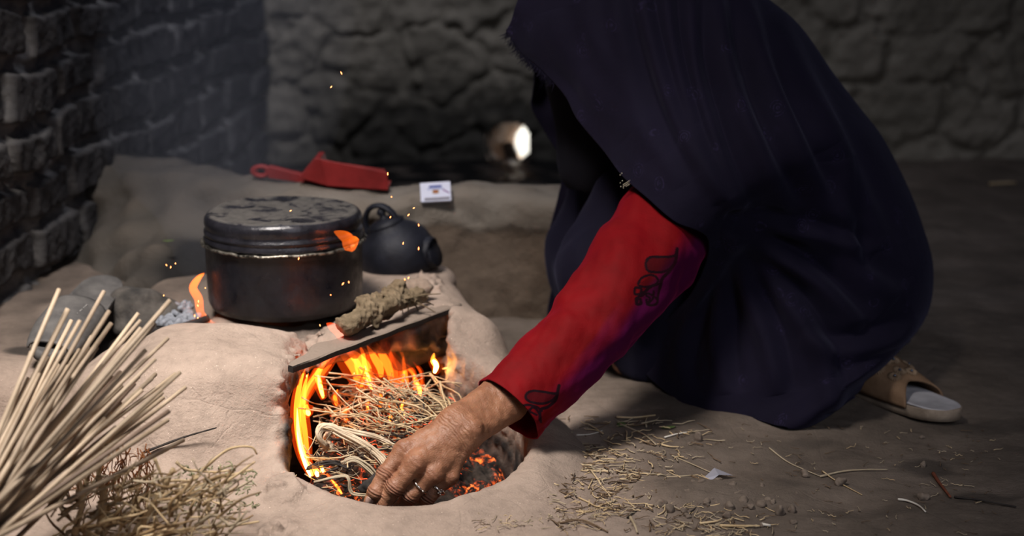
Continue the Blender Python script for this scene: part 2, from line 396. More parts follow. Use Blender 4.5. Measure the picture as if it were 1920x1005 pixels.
# ------------------------------------------------------------------ mud bench (low ridge behind the stove)
def bench():
    h = .009; Xa, Ya, Za = axes((-1.0, 2.60, -.05), (.62, 3.46, .37), h)
    n1 = Noise(2.2, 10, 51); n2 = Noise(9, 14, 52); n3 = Noise(30, 14, 53)
    N1 = n1(Xa, Ya, Za); N2 = n2(Xa, Ya, Za)
    top = .240 - .004 * sm(-.35, -.75, Xa) - .012 * sm(-.1, .1, Xa) + .006 * N1
    yc = 3.0 + .27 * sm(-.38, -.82, Xa) + .012 * N1
    hw = .085 + .02 * sm(-.4, -.8, Xa)
    qy = np.abs(Ya - yc) - hw; qz = Za - top; r = .03
    D = np.sqrt(np.maximum(qy + r, 0) ** 2 + np.maximum(qz + r, 0) ** 2) + np.minimum(np.maximum(qy, qz) + r, 0) - r
    D = np.maximum(D, Xa - .50)
    # plaster lip: the top 5 cm stands a little proud of the rough face
    lip = sm(-.062, -.048, Za - top + .010 * N2 + .01 * N1)
    D = D + .007 * (1 - lip) + .0045 * N2 + .002 * n3(Xa, Ya, Za)
    D = smin(D, ell(Xa, Ya, Za, (-.64, 3.10, .03), (.24, .25, .17)) + .006 * N2, .10)
    D = smin(D, ell(Xa, Ya, Za, (-.62, 2.86, .06), (.10, .14, .10)) + .008 * N2, .06)
    D = np.maximum(D, (-.985 + .0945 * (Ya - 1.7) - .014) - Xa)
    V, F = surf_nets(D, (-1.0, 2.60, -.05), h)
    x, y, z = V.T; t = .240 - .004 * sm(-.35, -.75, x) - .012 * sm(-.1, .1, x) + .006 * n1(x, y, z)
    lipv = sm(-.066, -.046, z - t + .010 * n2(x, y, z) + .01 * n1(x, y, z))
    lipv = np.maximum(lipv, sm(-.42, -.6, x)) * (.75 + .25 * n2(x, y, z) * .6)
    soot = .85 * blob(x, z, (-.53, .12), (.12, .07)) * sm(2.95, 2.88, y) + .6 * sm(.04, .10, y - 3.0 - .27 * sm(-.38, -.82, x)) + .50 * sm(-.38, -.58, x) * (1 + .2 * n2(x, y, z))
    o = mesh_np('mud_bench', V, F, BENCH, attrs={'band': np.clip(lipv, 0, 1), 'soot': np.clip(soot, 0, 1)})
    return tag(o, 'low mud ledge with pale smoothed top running along behind the cooking pot', 'mud ledge')
bench()

# ------------------------------------------------------------------ mud stove with fire pit
SL0, SL1 = np.array([-.315, 2.155]), np.array([-.083, 2.50])      # line of the flat iron bar over the opening
def stove():
    h = .0048; lo = (-1.0, 1.60, -.17); hi = (.24, 3.26, .20); Xa, Ya, Za = axes(lo, hi, h)
    n1 = Noise(3, 10, 61); n2 = Noise(11, 14, 62); n3 = Noise(38, 14, 63)
    N1, N2, N3 = n1(Xa, Ya, Za), n2(Xa, Ya, Za), n3(Xa, Ya, Za)
    def ctx(X, Y, Z):
        g = .010 - .05 * sm(.03, .22, X) - .06 * sm(-.10, .06, Y - 2.84 + .30 * sm(-.12, .0, X))
        g = g - .05 * sm(1.76, 1.64, Y)
        g = g + .012 * np.exp(-((np.sqrt(((X - PIT[0]) / (PIT[2] + .04)) ** 2 + ((Y - PIT[1]) / (PIT[3] + .03)) ** 2) - 1) / .22) ** 2)
        return g
    D = Za - ctx(Xa, Ya, Za)
    D = smin(D, rbox(Xa, Ya, Za, (-.82, 2.90, -.03), (.40, .62, .122), .05), .07)           # bank to the left
    D = smin(D, rbox(Xa, Ya, Za, (-.37, 2.60, -.02), (.27, .27, .142), .03), .04)            # stove platform
    D = smin(D, ell(Xa, Ya, Za, (-.475, 2.265, .02), (.185, .155, .135)), .06)              # rounded left shoulder
    D = smin(D, rbox(Xa, Ya, Za, (-.425, 2.27, .03), (.125, .115, .120), .055), .03)
    D = smin(D, cap(Xa, Ya, Za, (-.15, 2.68, .06), (-.095, 2.50, .055), .085, .078), .03)
    D = smin(D, cap(Xa, Ya, Za, (-.095, 2.50, .055), (-.035, 2.38, .005), .078, .055), .03)
    D = smin(D, cap(Xa, Ya, Za, (-.035, 2.38, .005), (.045, 2.24, -.03), .055, .045), .05)
    D = D + .004 * N1 + .0022 * N2
    # ragged broken edges near the opening, lumps on the right shoulder
    D = smin(D, cap(Xa, Ya, Za, (-.150, 2.66, .128), (-.135, 2.60, .124), .026, .022) + .006 * N3 + .004 * N2, .008)
    rag = sm(-.345, -.322, Xa) * sm(-.02, .04, Za) * sm(-.25, -.29, Xa)
    e = np.sqrt(((Xa - PIT[0]) / PIT[2]) ** 2 + ((Ya - PIT[1]) / PIT[3]) ** 2) - 1
    pit = np.maximum(e * PIT[3] * .9, -(Za + .095)) 
    side = ((Xa - SL0[0]) * (SL1[1] - SL0[1]) - (Ya - SL0[1]) * (SL1[0] - SL0[0])) / np.hypot(*(SL1 - SL0))   # >0 in front of the bar
    openc = smax(rbox(Xa, Ya, Za, (-.205, 2.30, .05), (.103, .22, .145), .035), -side - .02, .02)
    fire = rbox(Xa, Ya, Za, (-.255, 2.46, -.02), (.135, .26, .108), .03)
    C = smin(smin(pit, openc, .03), fire, .02) + .003 * N2 + .0025 * N3
    D = smax(D, -C, .014)
    pot_hole = np.maximum(np.sqrt((Xa + .375) ** 2 + (Ya - 2.565) ** 2) - .085, -Za)
    D = smax(D, -pot_hole, .01)
    D = D + (.0045 * N3 + .006 * N2) * rag
    # a hollow by the pot's left side
    D = smax(D, -ell(Xa, Ya, Za, (-.60, 2.56, .125), (.10, .075, .04)), .03)
    D = smax(D, -(ell(Xa, Ya, Za, (-.68, 2.475, .128), (.15, .12, .052)) + .003 * N2), .03)
    D = np.maximum(D, (-.985 + .0945 * (Ya - 1.7) - .014) - Xa)
    V, F = surf_nets(D, lo, h)
    x, y, z = V.T
    e = np.sqrt(((x - PIT[0]) / PIT[2]) ** 2 + ((y - PIT[1]) / PIT[3]) ** 2) - 1
    side = ((x - SL0[0]) * (SL1[1] - SL0[1]) - (y - SL0[1]) * (SL1[0] - SL0[0])) / np.hypot(*(SL1 - SL0))
    pitv = np.maximum(e * PIT[3] * .9, -(z + .095)); opn = np.maximum(rbox(x, y, z, (-.21, 2.30, .05), (.108, .22, .145), .035), -side - .02)
    frv = rbox(x, y, z, (-.255, 2.46, -.02), (.135, .26, .108), .03)
    cv = np.minimum(np.minimum(pitv, opn), frv)
    nn = n2(x, y, z)
    soot = sm(.012, -.002, cv + .002 * nn) * sm(.135, .11, z)
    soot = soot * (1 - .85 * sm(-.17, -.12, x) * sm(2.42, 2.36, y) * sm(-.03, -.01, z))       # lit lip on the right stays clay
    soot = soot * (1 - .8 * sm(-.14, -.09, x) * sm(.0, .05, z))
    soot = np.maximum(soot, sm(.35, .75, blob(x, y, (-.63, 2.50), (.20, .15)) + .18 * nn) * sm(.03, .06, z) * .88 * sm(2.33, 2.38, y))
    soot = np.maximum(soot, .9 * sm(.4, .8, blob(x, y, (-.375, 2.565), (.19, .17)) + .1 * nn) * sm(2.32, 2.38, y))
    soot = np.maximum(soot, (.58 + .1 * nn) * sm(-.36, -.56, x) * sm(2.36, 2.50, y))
    o = mesh_np('mud_stove', V, F, MUD, attrs={'soot': np.clip(soot, 0, 1), 'earth': np.clip(earth_mask(x, y) + .08 * nf2(x, y), 0, 1) * sm(.06, .03, z)})
    return tag(o, 'pale clay hearth with rounded left shoulder and a round fire hole in front', 'mud stove')
stove()

# flat iron bar across the opening
def iron_bar():
    a, b = P(549, 690, 2.155), P(866, 571, 2.52); d = np.array(b - a); L = np.linalg.norm(d); d /= L
    bk = np.cross([0, 0, 1.], d); bk /= np.linalg.norm(bk)         # towards the back
    n = 60; t = np.linspace(0, 1, n); prof = [(0, -.0075), (0, 0), (.004, .002), (.05, .003), (.056, 0), (.056, -.007)]
    nn = Noise(3.5, 8, 71, 1)
    V = []
    for i, q in enumerate(t):
        wv = min(1, .15 + q * 3.2) * (1 + .10 * float(nn(np.array([q]))[0])) * (1 - .55 * q)
        for u, z in prof: V.append(np.array(a) + d * L * q + bk * (u * wv + .0004 * float(nn(np.array([q + 3]))[0])) + np.array([0, 0, z + .0005 * float(nn(np.array([q + 7]))[0])]))
    m = M('dusty_iron'); co = m.coord('Object'); geo = m.new('ShaderNodeNewGeometry'); sx = m.new('ShaderNodeSeparateXYZ'); m.l(geo.outputs['Normal'], sx.inputs[0])
    dust = m.ramp(m.math('ADD', sx.outputs[2], m.math('MULTIPLY', m.noise(co, 60, 6), .5)), [(.75, (0, 0, 0)), (1.0, (1, 1, 1))])
    m.color(m.mix(dust, (.018, .014, .012), (.20, .155, .125))).set(.85, 0, .3); m.bump(m.noise(co, 130, 8), .002)
    F = grid_faces(n, len(prof), True)
    capf = [np.array([[j for j in range(len(prof))]]), np.array([[(n - 1) * len(prof) + j for j in range(len(prof))][::-1]])]
    o = mesh_np('iron_bar', np.array(V), [F] + capf, m.m, smooth=False)
    tag(o, 'flat dust covered iron bar laid slanting over the fire opening', 'iron bar'); return o
iron_bar()

# ------------------------------------------------------------------ pot with lid
def pot():
    c = Vector((-.375, 2.565, .128)); r = .128
    root = empty('cooking_pot', c, 'large soot-black lidded cooking pot standing on the clay stove', 'cooking pot')
    m = M('sooty_pot_metal'); co = m.coord('Object')
    m.color(m.ramp(m.noise(co, 22, 8, .7), [(.35, (.004, .004, .007)), (.6, (.010, .010, .015)), (.8, (.026, .025, .030))]))
    m.l(m.ramp(m.noise(co, 35, 6, .6), [(.3, (.22,) * 3), (.7, (.6,) * 3)]), m.b.inputs['Roughness']); m.set(metal=.25, spec=.6)
    b = m.bump(m.noise(co, 14, 6), .006, .5); m.bump(m.noise(co, 120, 6), .0008, .8, b)
    H = .112
    prof = [(.001, 0), (r * .86, 0), (r * .95, .004), (r * .985, .014), (r * .995, .04), (r, .08), (r * 1.0, H - .004), (r * 1.02, H), (r * .97, H), (r * .965, .02), (.001, .012)]
    V, F = lathe(prof, 96); body = mesh_np('pot_body', V, F, m.m, root)
    # thin bright rolled rim
    rm = M('worn_rim_metal'); co = rm.coord('Object'); rm.color(rm.ramp(rm.noise(co, 90, 5, .7), [(.42, (.02, .018, .016)), (.62, (.36, .33, .28))])).set(.38, .8, .5); rm.bump(rm.noise(co, 200, 4), .001)
    nn = Noise(1.4, 10, 81, 2)
    a = np.linspace(0, 2 * math.pi, 181)[:-1]; path = []
    V = []
    ring = np.linspace(0, 2 * math.pi, 10, endpoint=False)
    jz = .0009 * nn(np.cos(a) * 2.5, np.sin(a) * 2.5); jr = .0006 * nn(np.cos(a) * 3 + 4, np.sin(a) * 3)
    R = r * 1.035
    V = np.stack([(R + jr[:, None] + .0034 * np.cos(ring)) * np.cos(a)[:, None], (R + jr[:, None] + .0034 * np.cos(ring)) * np.sin(a)[:, None], H + .001 + jz[:, None] + .0024 * np.sin(ring)], -1).reshape(-1, 3)
    i = np.arange(180)[:, None]; j = np.arange(10)[None]; F = np.stack([i * 10 + j, ((i + 1) % 180) * 10 + j, ((i + 1) % 180) * 10 + (j + 1) % 10, i * 10 + (j + 1) % 10], -1).reshape(-1, 4)
    mesh_np('rim', V, F, rm.m, root)['label'] = 'worn silvery rolled rim'
    # lid: stepped collar, bulging side, flat dusty top with shallow dish
    z0 = H + .004
    lp = [(r * .96, z0 - .003), (r * 1.015, z0 - .001), (r * 1.02, z0 + .004), (r * 1.0, z0 + .008), (r * .995, z0 + .011), (r * 1.012, z0 + .013), (r * 1.012, z0 + .016), (r * .985, z0 + .0185),
          (r * .99, z0 + .023), (r * 1.005, z0 + .029), (r * 1.0, z0 + .036), (r * .97, z0 + .0415), (r * .93, z0 + .044), (r * .90, z0 + .0445), (r * .84, z0 + .0425), (r * .6, z0 + .0425), (r * .25, z0 + .0435), (.001, z0 + .044)]
    n1 = Noise(9, 10, 82)
    V, F = lathe(lp, 120); V[:, 2] += .0012 * n1(V[:, 0], V[:, 1], V[:, 2]) * (V[:, 2] > z0 + .02)
    m2 = M('sooty_lid'); co = m2.coord('Object'); geo = m2.new('ShaderNodeNewGeometry'); sx = m2.new('ShaderNodeSeparateXYZ'); m2.l(geo.outputs['Normal'], sx.inputs[0])
    up = m2.ramp(sx.outputs[2], [(.80, (0, 0, 0)), (.97, (1, 1, 1))])
    patch = m2.ramp(m2.noise(co, 24, 8, .62, .6), [(.40, (0, 0, 0)), (.50, (1, 1, 1))])
    base = m2.ramp(m2.noise(co, 30, 8, .7), [(.3, (.007, .007, .010)), (.7, (.028, .027, .035))])
    dustc = m2.ramp(m2.noise(co, 70, 8, .7), [(.3, (.035, .032, .030)), (.7, (.095, .086, .080))])
    dm = m2.math('MULTIPLY', up, patch); m2.color(m2.mix(dm, base, dustc)).set(metal=.25, spec=.6)
    m2.l(m2.ramp(dm, [(0, (.26,) * 3), (1, (.9,) * 3)]), m2.b.inputs['Roughness']); m2.bump(m2.noise(co, 80, 8), .0012)
    lid = mesh_np('lid', V, F, m2.m, root); lid['label'] = 'black lid with dusty flat top'
pot()

# ------------------------------------------------------------------ black kettle lying behind the pot
def kettle():
    c = Vector(P(742, 468, 2.82)); r = .070
    root = empty('kettle', Vector((c.x, c.y, c.z)), 'soot-black kettle with arched handle tilted behind the right side of the pot', 'kettle')
    mt = var_mat('kettle_soot', (.004, .0045, .008), (.014, .015, .024), 26, .55, .2, .3, .0012, 90)
    prof = [(.001, -.05), (r * .8, -.05), (r * .95, -.042), (r * 1.02, -.022), (r, .0), (r * .90, .02), (r * .72, .036), (r * .50, .046), (r * .48, .05), (.001, .05)]
    V, F = lathe(prof, 64); bd = mesh_np('kettle_body', V, F, mt, root)
    lp = [(r * .49, .049), (r * .5, .053), (r * .3, .06), (r * .1, .063), (r * .08, .068), (r * .13, .074), (r * .08, .08), (.001, .081)]
    V, F = lathe(lp, 40); mesh_np('kettle_lid', V, F, mt, root)
    a = np.linspace(0, math.pi, 30); hp = np.stack([.033 * np.cos(a) - .008, 0 * a, .038 + .050 * np.sin(a) ** .8], -1)
    V, F = tubes([(hp, .0088)], 8, .55); mesh_np('handle', V, F, mt, root)
    spn = crom([(.035, 0, -.022), (.058, 0, -.020), (.068, 0, -.024), (.074, 0, -.024)], 14)
    V, F = tubes([(spn, np.linspace(.034, .024, 14))], 12); mesh_np('spout', V, F, mt, root)
    root.rotation_euler = (math.radians(8), math.radians(-18), math.radians(-22))
kettle()

# ------------------------------------------------------------------ dung cake, dry root, clods on the bar
DUNG = var_mat('dung_fibre', (.085, .062, .036), (.22, .165, .105), 60, .95, bump=.004, bscale=110)
def dung():
    a, b = np.array(P(655, 615, 2.30)), np.array(P(778, 560, 2.50)); h = .0022
    a = a + [0, 0, .006]; b = b + [0, 0, .008]
    lo = np.minimum(a, b) - .05; hi = np.maximum(a, b) + .05; Xa, Ya, Za = axes(lo, hi, h)
    n1, n2 = Noise(22, 12, 91), Noise(90, 16, 92); q = a * .45 + b * .55 + np.array([0, .006, .008])
    D = smin(cap(Xa, Ya, Za, a, q, .015, .021), cap(Xa, Ya, Za, q, b, .021, .012), .01) + .006 * n1(Xa, Ya, Za) + .0022 * n2(Xa, Ya, Za)
    V, F = surf_nets(D, lo, h); o = mesh_np('dung_cake', V, F, DUNG)
    tag(o, 'brown crumbly log of dried dung lying on the iron bar', 'dung fuel')
    nn = RNG; ps = []
    b0 = np.array(P(770, 575, 2.44)) + [0, 0, .01]
    for k in range(16):
        e = b0 + np.array([.03 * nn.randn() * .6 + .008, .02 * nn.randn(), -.012 + .012 * nn.randn()])
        ps.append((crom([b0 + .006 * nn.randn(3), (b0 + e) / 2 + .006 * nn.randn(3), e], 8), np.linspace(.0022, .0007, 8)))
    V, F = tubes(ps, 5); o = mesh_np('dung_straw_tuft', V, F, DUNG); tag(o, 'small tuft of straw sticking out behind the dried dung log', 'straw tuft', kind='stuff')
dung()
rock_mud = var_mat('clod_mud', (.17, .125, .098), (.30, .23, .18), 60, .95, bump=.003)
o = rock('clod', tuple(P(775, 541, 2.55)), (.030, .022, .017), 95, rock_mud, .22); tag(o, 'rough grey clod of dry mud on the right shoulder of the stove', 'clod')
ash_dark = var_mat('charred_stone', (.022, .021, .021), (.10, .088, .078), 30, .92, bump=.004, bscale=60)
o = rock('stone', tuple(P(262, 588, 2.56)), (.062, .050, .042), 97, ash_dark, .22); tag(o, 'dark sooty stone beside the ash left of the pot', 'stone')
# ash lumps
ash = var_mat('white_ash', (.13, .14, .165), (.30, .315, .35), 120, .95, bump=.0015, bscale=220)
r_ = np.random.RandomState(4); proto = None
for k, (px, py, s_) in enumerate([(300, 600, 8), (312, 607, 9), (325, 600, 9), (335, 606, 8), (318, 594, 7), (342, 598, 9), (330, 588, 8), (354, 590, 8), (340, 578, 8), (352, 580, 7), (322, 608, 7), (348, 604, 7), (308, 590, 6), (362, 600, 9), (330, 573, 6), (345, 570, 7), (356, 572, 6), (372, 592, 5)]):
    loc = P(px, py, 2.50 + (608 - py) * .0022)
    if proto is None:
        proto = rock('ash_lump', (0, 0, 0), (.013, .010, .0060), 99, ash, .3, h=.0016); o = proto
    else:
        o = proto.copy(); COL.objects.link(o)
    sc_ = s_ / 9.5; o.location = loc; o.scale = (sc_, sc_, sc_ * (.8 + .3 * r_.rand())); o.rotation_euler = (r_.rand() * .6, r_.rand() * .6, r_.rand() * 6)
    tag(o, 'pale grey lump of ash in the little heap left of the pot', 'ash', 'ash lumps left of the pot')
o = mesh_np('iron_rod', *tubes([(np.array([P(285, 622, 2.44), P(330, 616, 2.45), P(392, 596, 2.47)]), .0055)], 10), simple('rod_iron', (.03, .026, .026), .6, .4))
tag(o, 'dark iron rod sticking out in front of the ash heap', 'iron rod')

# ------------------------------------------------------------------ the woman: body, clothes
person = empty('person', (.36, 2.70, 0), 'woman squatting in dark navy veil, red-sleeved arm reaching into the fire', 'person')
W_, CU, EL, SH = [np.array(P(*q)) for q in ((864, 803, 2.075), (946, 747, 2.158), (1124, 616, 2.25), (1300, 385, 2.50))]
def hand_points():
    f = {}
    f['index'] = [P(759, 844, 2.047), P(723, 888, 2.033), P(704, 922, 2.022), P(693, 942, 2.026)]
    f['middle'] = [P(779, 867, 2.026), P(740, 914, 2.018), P(719, 944, 2.022), P(708, 960, 2.036)]
    f['ring'] = [P(811, 888, 2.030), P(769, 928, 2.026), P(752, 953, 2.042), P(745, 965, 2.060)]
    f['pinky'] = [P(842, 892, 2.046), P(802, 932, 2.038), P(788, 950, 2.048), P(782, 962, 2.062)]
    return {k: [np.array(q) for q in v] for k, v in f.items()}
HP = hand_points()
def hand():
    h = .00115; lo = np.array([-.212, 1.995, -.058]); hi = np.array([.066, 2.235, .165]); Xa, Ya, Za = axes(lo, hi, h)
    rad = {'index': (.0140, .0122, .0108, .0082), 'middle': (.0140, .0125, .0110, .0084), 'ring': (.0136, .0120, .0106, .0080), 'pinky': (.0124, .0108, .0094, .0074)}
    tocam = np.array([0, -.93, .36])
    def field(X, Y, Z):
        fing = None
        for k in HP:
            p, r = HP[k], rad[k]; d = None
            for i in range(3):
                c = cap(X, Y, Z, p[i], p[i + 1], r[i] * (.95 if i else 1), r[i + 1] * (.94 if i < 2 else 1)); d = c if d is None else smin(d, c, .004)
            # knuckle swellings on the joints
            d = smin(d, ell(X, Y, Z, p[1] + tocam * .0022, (r[1] * .98,) * 3), .004)
            d = smin(d, ell(X, Y, Z, p[2] + tocam * .0010, (r[2] * .98,) * 3), .003)
            fing = d if fing is None else smin(fing, d, .0016)
        palm = None
        for k, w_off, r0, r1 in (('index', (-.009, .006, .008), .0130, .0132), ('middle', (-.003, .0, .004), .0140, .0135), ('ring', (.003, -.003, -.002), .0135, .0132), ('pinky', (.008, -.003, -.009), .0125, .0125)):
            c = cap(X, Y, Z, W_ + np.array(w_off), HP[k][0], r0, r1); palm = c if palm is None else smin(palm, c, .014)
        # palm bulk beneath the back of the hand
        under = np.array([-.004, .014, -.010])
        palm = smin(palm, cap(X, Y, Z, W_ + under, (HP['middle'][0] + HP['ring'][0]) / 2 + under, .017, .013), .014)
        for k in HP: palm = smin(palm, ell(X, Y, Z, HP[k][0] + tocam * .0016, (.0108,) * 3), .006)
        # thumb on the far side
        t0 = W_ + np.array([-.022, .022, -.008]); t1 = W_ + np.array([-.055, .036, -.028]); t2 = W_ + np.array([-.078, .030, -.052]); t3 = W_ + np.array([-.092, .018, -.070])
        th = smin(smin(cap(X, Y, Z, t0, t1, .016, .013), cap(X, Y, Z, t1, t2, .0118, .0108), .005), cap(X, Y, Z, t2, t3, .0108, .008), .004)
        D = smin(palm, fing, .006); D = smin(D, th, .010)
        # forearm, oval at the wrist
        a = np.array([-.012, .006, .013]); 
        arm = smin(cap(X, Y, Z, W_ + a * .75, CU + a * .75, .0180, .0215), cap(X, Y, Z, W_ - a * .75, CU - a * .75, .0180, .0215), .02)
        EL2 = CU + (EL - CU) * .55
        arm = smin(arm, cap(X, Y, Z, CU, EL2, .0265, .029), .02)
        arm = smin(arm, ell(X, Y, Z, W_ + np.array([.017, -.012, .004]), (.0115,) * 3), .012)      # ulna head
        return smin(D, arm, .022)
    D = field(Xa, Ya, Za)
    # tendons and creases
    n1 = Noise(70, 14, 101); D = D + .0004 * n1(Xa, Ya, Za)
    V, F = surf_nets(D, lo, h)
    # crease pattern: knuckles, wrist
    cr = np.zeros(len(V)); red = np.zeros(len(V)); n2 = Noise(60, 10, 102)(V[:, 0], V[:, 1], V[:, 2])
    ups = np.array([0, -.93, .36])
    for k in HP:
        p = HP[k]
        for i, amp, wd in ((1, 1.0, .0062), (2, .6, .004), (0, .35, .007)):
            ax = p[min(i + 1, 3)] - p[max(i - 1, 0)] if i else p[1] - p[0]; ax = ax / np.linalg.norm(ax)
            v = V - p[i]; s = v @ ax; q = np.linalg.norm(v - s[:, None] * ax, axis=1)
            msk = np.exp(-(s / wd) ** 2) * sm(.020, .012, q)
            # concentric oval creases round the joint
            rr = np.sqrt((s / .62) ** 2 + (q * .30) ** 2)
            cr += amp * msk * np.cos(s / (.0021 if i else .0035) * 3.1416 + .8 * n2)
            red += msk * (1 if i == 1 else .5)
    wa = (HP['middle'][0] - W_); wa /= np.linalg.norm(wa)
    s = (V - W_) @ wa
    cr += .30 * np.exp(-((s - .012) / .020) ** 2) * np.sin((s + .0012 * n2) / .0041 * 6.283) 
    m = M('tanned_skin'); co = m.coord('Object')
    c = m.ramp(m.noise(co, 35, 6, .6), [(.3, (.185, .080, .044)), (.55, (.265, .122, .068)), (.75, (.34, .170, .100))])
    c = m.mix(m.math('MULTIPLY', m.attr('red'), .45), c, (.18, .062, .04)); m.color(c).set(.47, 0, .42)
    m.set(Subsurface_Weight=.12, Subsurface_Scale=.006)
    mp = m.coord('Object', (1, 1, 1)); rot = mp
    b = m.bump(m.attr('crease'), .0011, .9); v = m.vor(m.coord('Object', (1, .7, 1.6)), 420); b = m.bump(v, .0005, .6, b)
    sn = m.noise(m.coord('Object', (1, 1, 1)), 90, 8, .65, 1.5); m.bump(sn, .0022, .55, b)
    return V, F, cr, red, m.m
hV, hF, hcr, hred, SKIN = hand()
def body():
    h = .008; lo = np.array([-.02, 2.28, -.01]); hi = np.array([.78, 3.0, .80]); Xa, Ya, Za = axes(lo, hi, h)
    c = lambda a, b, ra, rb: cap(Xa, Ya, Za, a, b, ra, rb)
    head = np.array([.135, 2.72, .60]); hip = np.array([.55, 2.72, .19]); chest = np.array([.37, 2.70, .40]); neck = np.array([.24, 2.71, .50])
    D = smin(c(hip, chest, .13, .125), c(chest, neck, .105, .055), .06)
    D = smin(D, c(neck, head + [.03, 0, -.03], .050, .055), .03)
    D = smin(D, ell(Xa, Ya, Za, head, (.085, .075, .10)), .02)
    jaw = head + [-.055, 0, -.055]; D = smin(D, ell(Xa, Ya, Za, jaw, (.045, .05, .05)), .03)
    fd = np.array([-.80, 0, -.60]); upv = np.array([-.60, 0, .80])
    nose = head + fd * .098 - upv * .012; D = smin(D, c(head + fd * .086 + upv * .022, nose, .010, .013), .012)
    for s_ in (-1, 1):
        eye = head + fd * .082 + upv * .022 + np.array([0, .032 * s_, 0]); D = smax(D, -ell(Xa, Ya, Za, eye + fd * .018, (.020,) * 3), .012); D = smin(D, ell(Xa, Ya, Za, eye, (.015,) * 3), .004)
        ear = head + np.array([.015, .078 * s_, -.01]); D = smin(D, ell(Xa, Ya, Za, ear, (.022, .008, .03)), .006)
        sh = np.array([.335, 2.70 + .15 * s_, .43]); D = smin(D, c(chest + [0, .05 * s_, .02], sh, .09, .06), .05)
        # legs: squatting
        kn = np.array(P(1130, 520, 2.58)) if s_ < 0 else np.array(P(1105, 500, 2.82)); kn = kn + [.03, 0, 0]
        hj = hip + [0, .09 * s_, -.03]; ft = np.array([kn[0] + .16, kn[1], .045]); D = smin(D, c(hj, kn, .085, .055), .03)
        D = smin(D, c(kn, ft, .052, .036), .02); D = smin(D, c(ft, ft + [-.15, 0, -.02], .034, .024), .02)
    mouth = head + fd * .090 - upv * .045; D = smin(D, ell(Xa, Ya, Za, mouth, (.012, .022, .009)), .006)
    ls = np.array([.335, 2.55, .43]); D = smin(D, c(ls, SH, .055, .046), .03)
    D = smin(D, c(SH, EL, .046, .038), .02); rsh = np.array([.335, 2.85, .43]); rel = np.array([.25, 2.88, .26]); rh = np.array([.24, 2.84, .22])
    D = smin(D, c(rsh, rel, .05, .038), .02); D = smin(D, c(rel, rh, .036, .025), .015); D = smin(D, c(rh, rh + [.03, 0, -.05], .026, .014), .01)
    V, F = surf_nets(D, lo, h); return V, F
bV, bF = body()
o = mesh_np('body', np.concatenate([hV, bV]), [hF, bF + len(hV)], SKIN, attrs={'crease': np.concatenate([hcr, np.zeros(len(bV))]), 'red': np.concatenate([hred, np.zeros(len(bV))])})
adopt(person, o); o['label'] = 'tanned hand and forearm reaching down into the fire hole'
# nail of the index finger
p = HP['index']; ax = p[3] - p[2]; ax /= np.linalg.norm(ax); nrm = np.array([-.15, -.90, .42]); nrm -= ax * (nrm @ ax); nrm /= np.linalg.norm(nrm); sd = np.cross(ax, nrm)
u = np.linspace(-1, 1, 13); t = np.linspace(-1, 1, 13); U, T = np.meshgrid(u, t); wdt = .0056 * (1 - .22 * np.clip(T, 0, 1) ** 2) 
Vn = (p[2] + (p[3] - p[2]) * .62) + T[..., None] * .0058 * ax + (U * wdt)[..., None] * sd + (.0103 - .0034 * U ** 2 - .0010 * T ** 2 * (T > 0))[..., None] * nrm
m = M('fingernail'); m.color((.42, .27, .22)).set(.3, 0, .5)
o = mesh_np('fingernail', Vn, grid_faces(13, 13), m.m); s_ = o.modifiers.new('s', 'SOLIDIFY'); s_.thickness = .0010; s_.offset = 0; adopt(person, o)
# rings
def ring(a, b, t, rad, name, label, stones, thick=.0013):
    ax = (b - a) / np.linalg.norm(b - a); c = a + (b - a) * t; r1 = np.cross(ax, [0, 0, 1.]); r1 /= np.linalg.norm(r1); r2 = np.cross(ax, r1)
    an = np.linspace(0, 2 * math.pi, 49)[:-1]; q = np.linspace(0, 2 * math.pi, 9)[:-1]
    rv = np.cos(an)[:, None] * r1 + np.sin(an)[:, None] * r2
    V = c + rv[:, None] * (rad + thick * .6 * np.cos(q))[None, :, None] + ax[None, None] * (thick * 1.25 * np.sin(q))[None, :, None]
    i = np.arange(48)[:, None]; j = np.arange(8)[None]; F = np.stack([i * 8 + j, ((i + 1) % 48) * 8 + j, ((i + 1) % 48) * 8 + (j + 1) % 8, i * 8 + (j + 1) % 8], -1).reshape(-1, 4)
    parts = [(V.reshape(-1, 3), F)]
    m = M(name + '_metal'); m.color((.72, .66, .60)).set(.22, 1.0); o = mesh_np(name, *joinm(parts), m.m); o['label'] = label; adopt(person, o)
    out = np.array([.55, -.75, .1]); out -= ax * (out @ ax); out /= np.linalg.norm(out)
    for dx, dr in stones:
        sv, sf = lathe([(.0002, -.001), (dr, -.0006), (dr * .9, .0006), (dr * .5, .0014), (.0002, .0016)], 12)
        R = np.stack([np.cross(ax, out), ax, out], 1); sv = (sv @ R.T) + c + out * (rad + .0012) + ax * dx[0] + np.cross(ax, out) * dx[1]
        s = mesh_np('setting', sv, sf, m.m); s.parent = o; s.matrix_parent_inverse = o.matrix_world.inverted()
        s.parent = o; s.matrix_parent_inverse = Matrix.Translation(person.location).inverted()
        s.matrix_parent_inverse = Matrix.Identity(4)
ring(HP['ring'][0], HP['ring'][1], .56, .0141, 'finger_ring', 'plain silver ring with small stone on the ring finger', [((0, 0), .0022)])
ring(HP['pinky'][0], HP['pinky'][1], .55, .0129, 'finger_ring', 'ornate silver ring with curled setting on the little finger', [((.0, 0), .0022), ((.003, .002), .0018), ((-.003, .002), .0018), ((.003, -.002), .0018), ((-.003, -.002), .0018)], .0016)

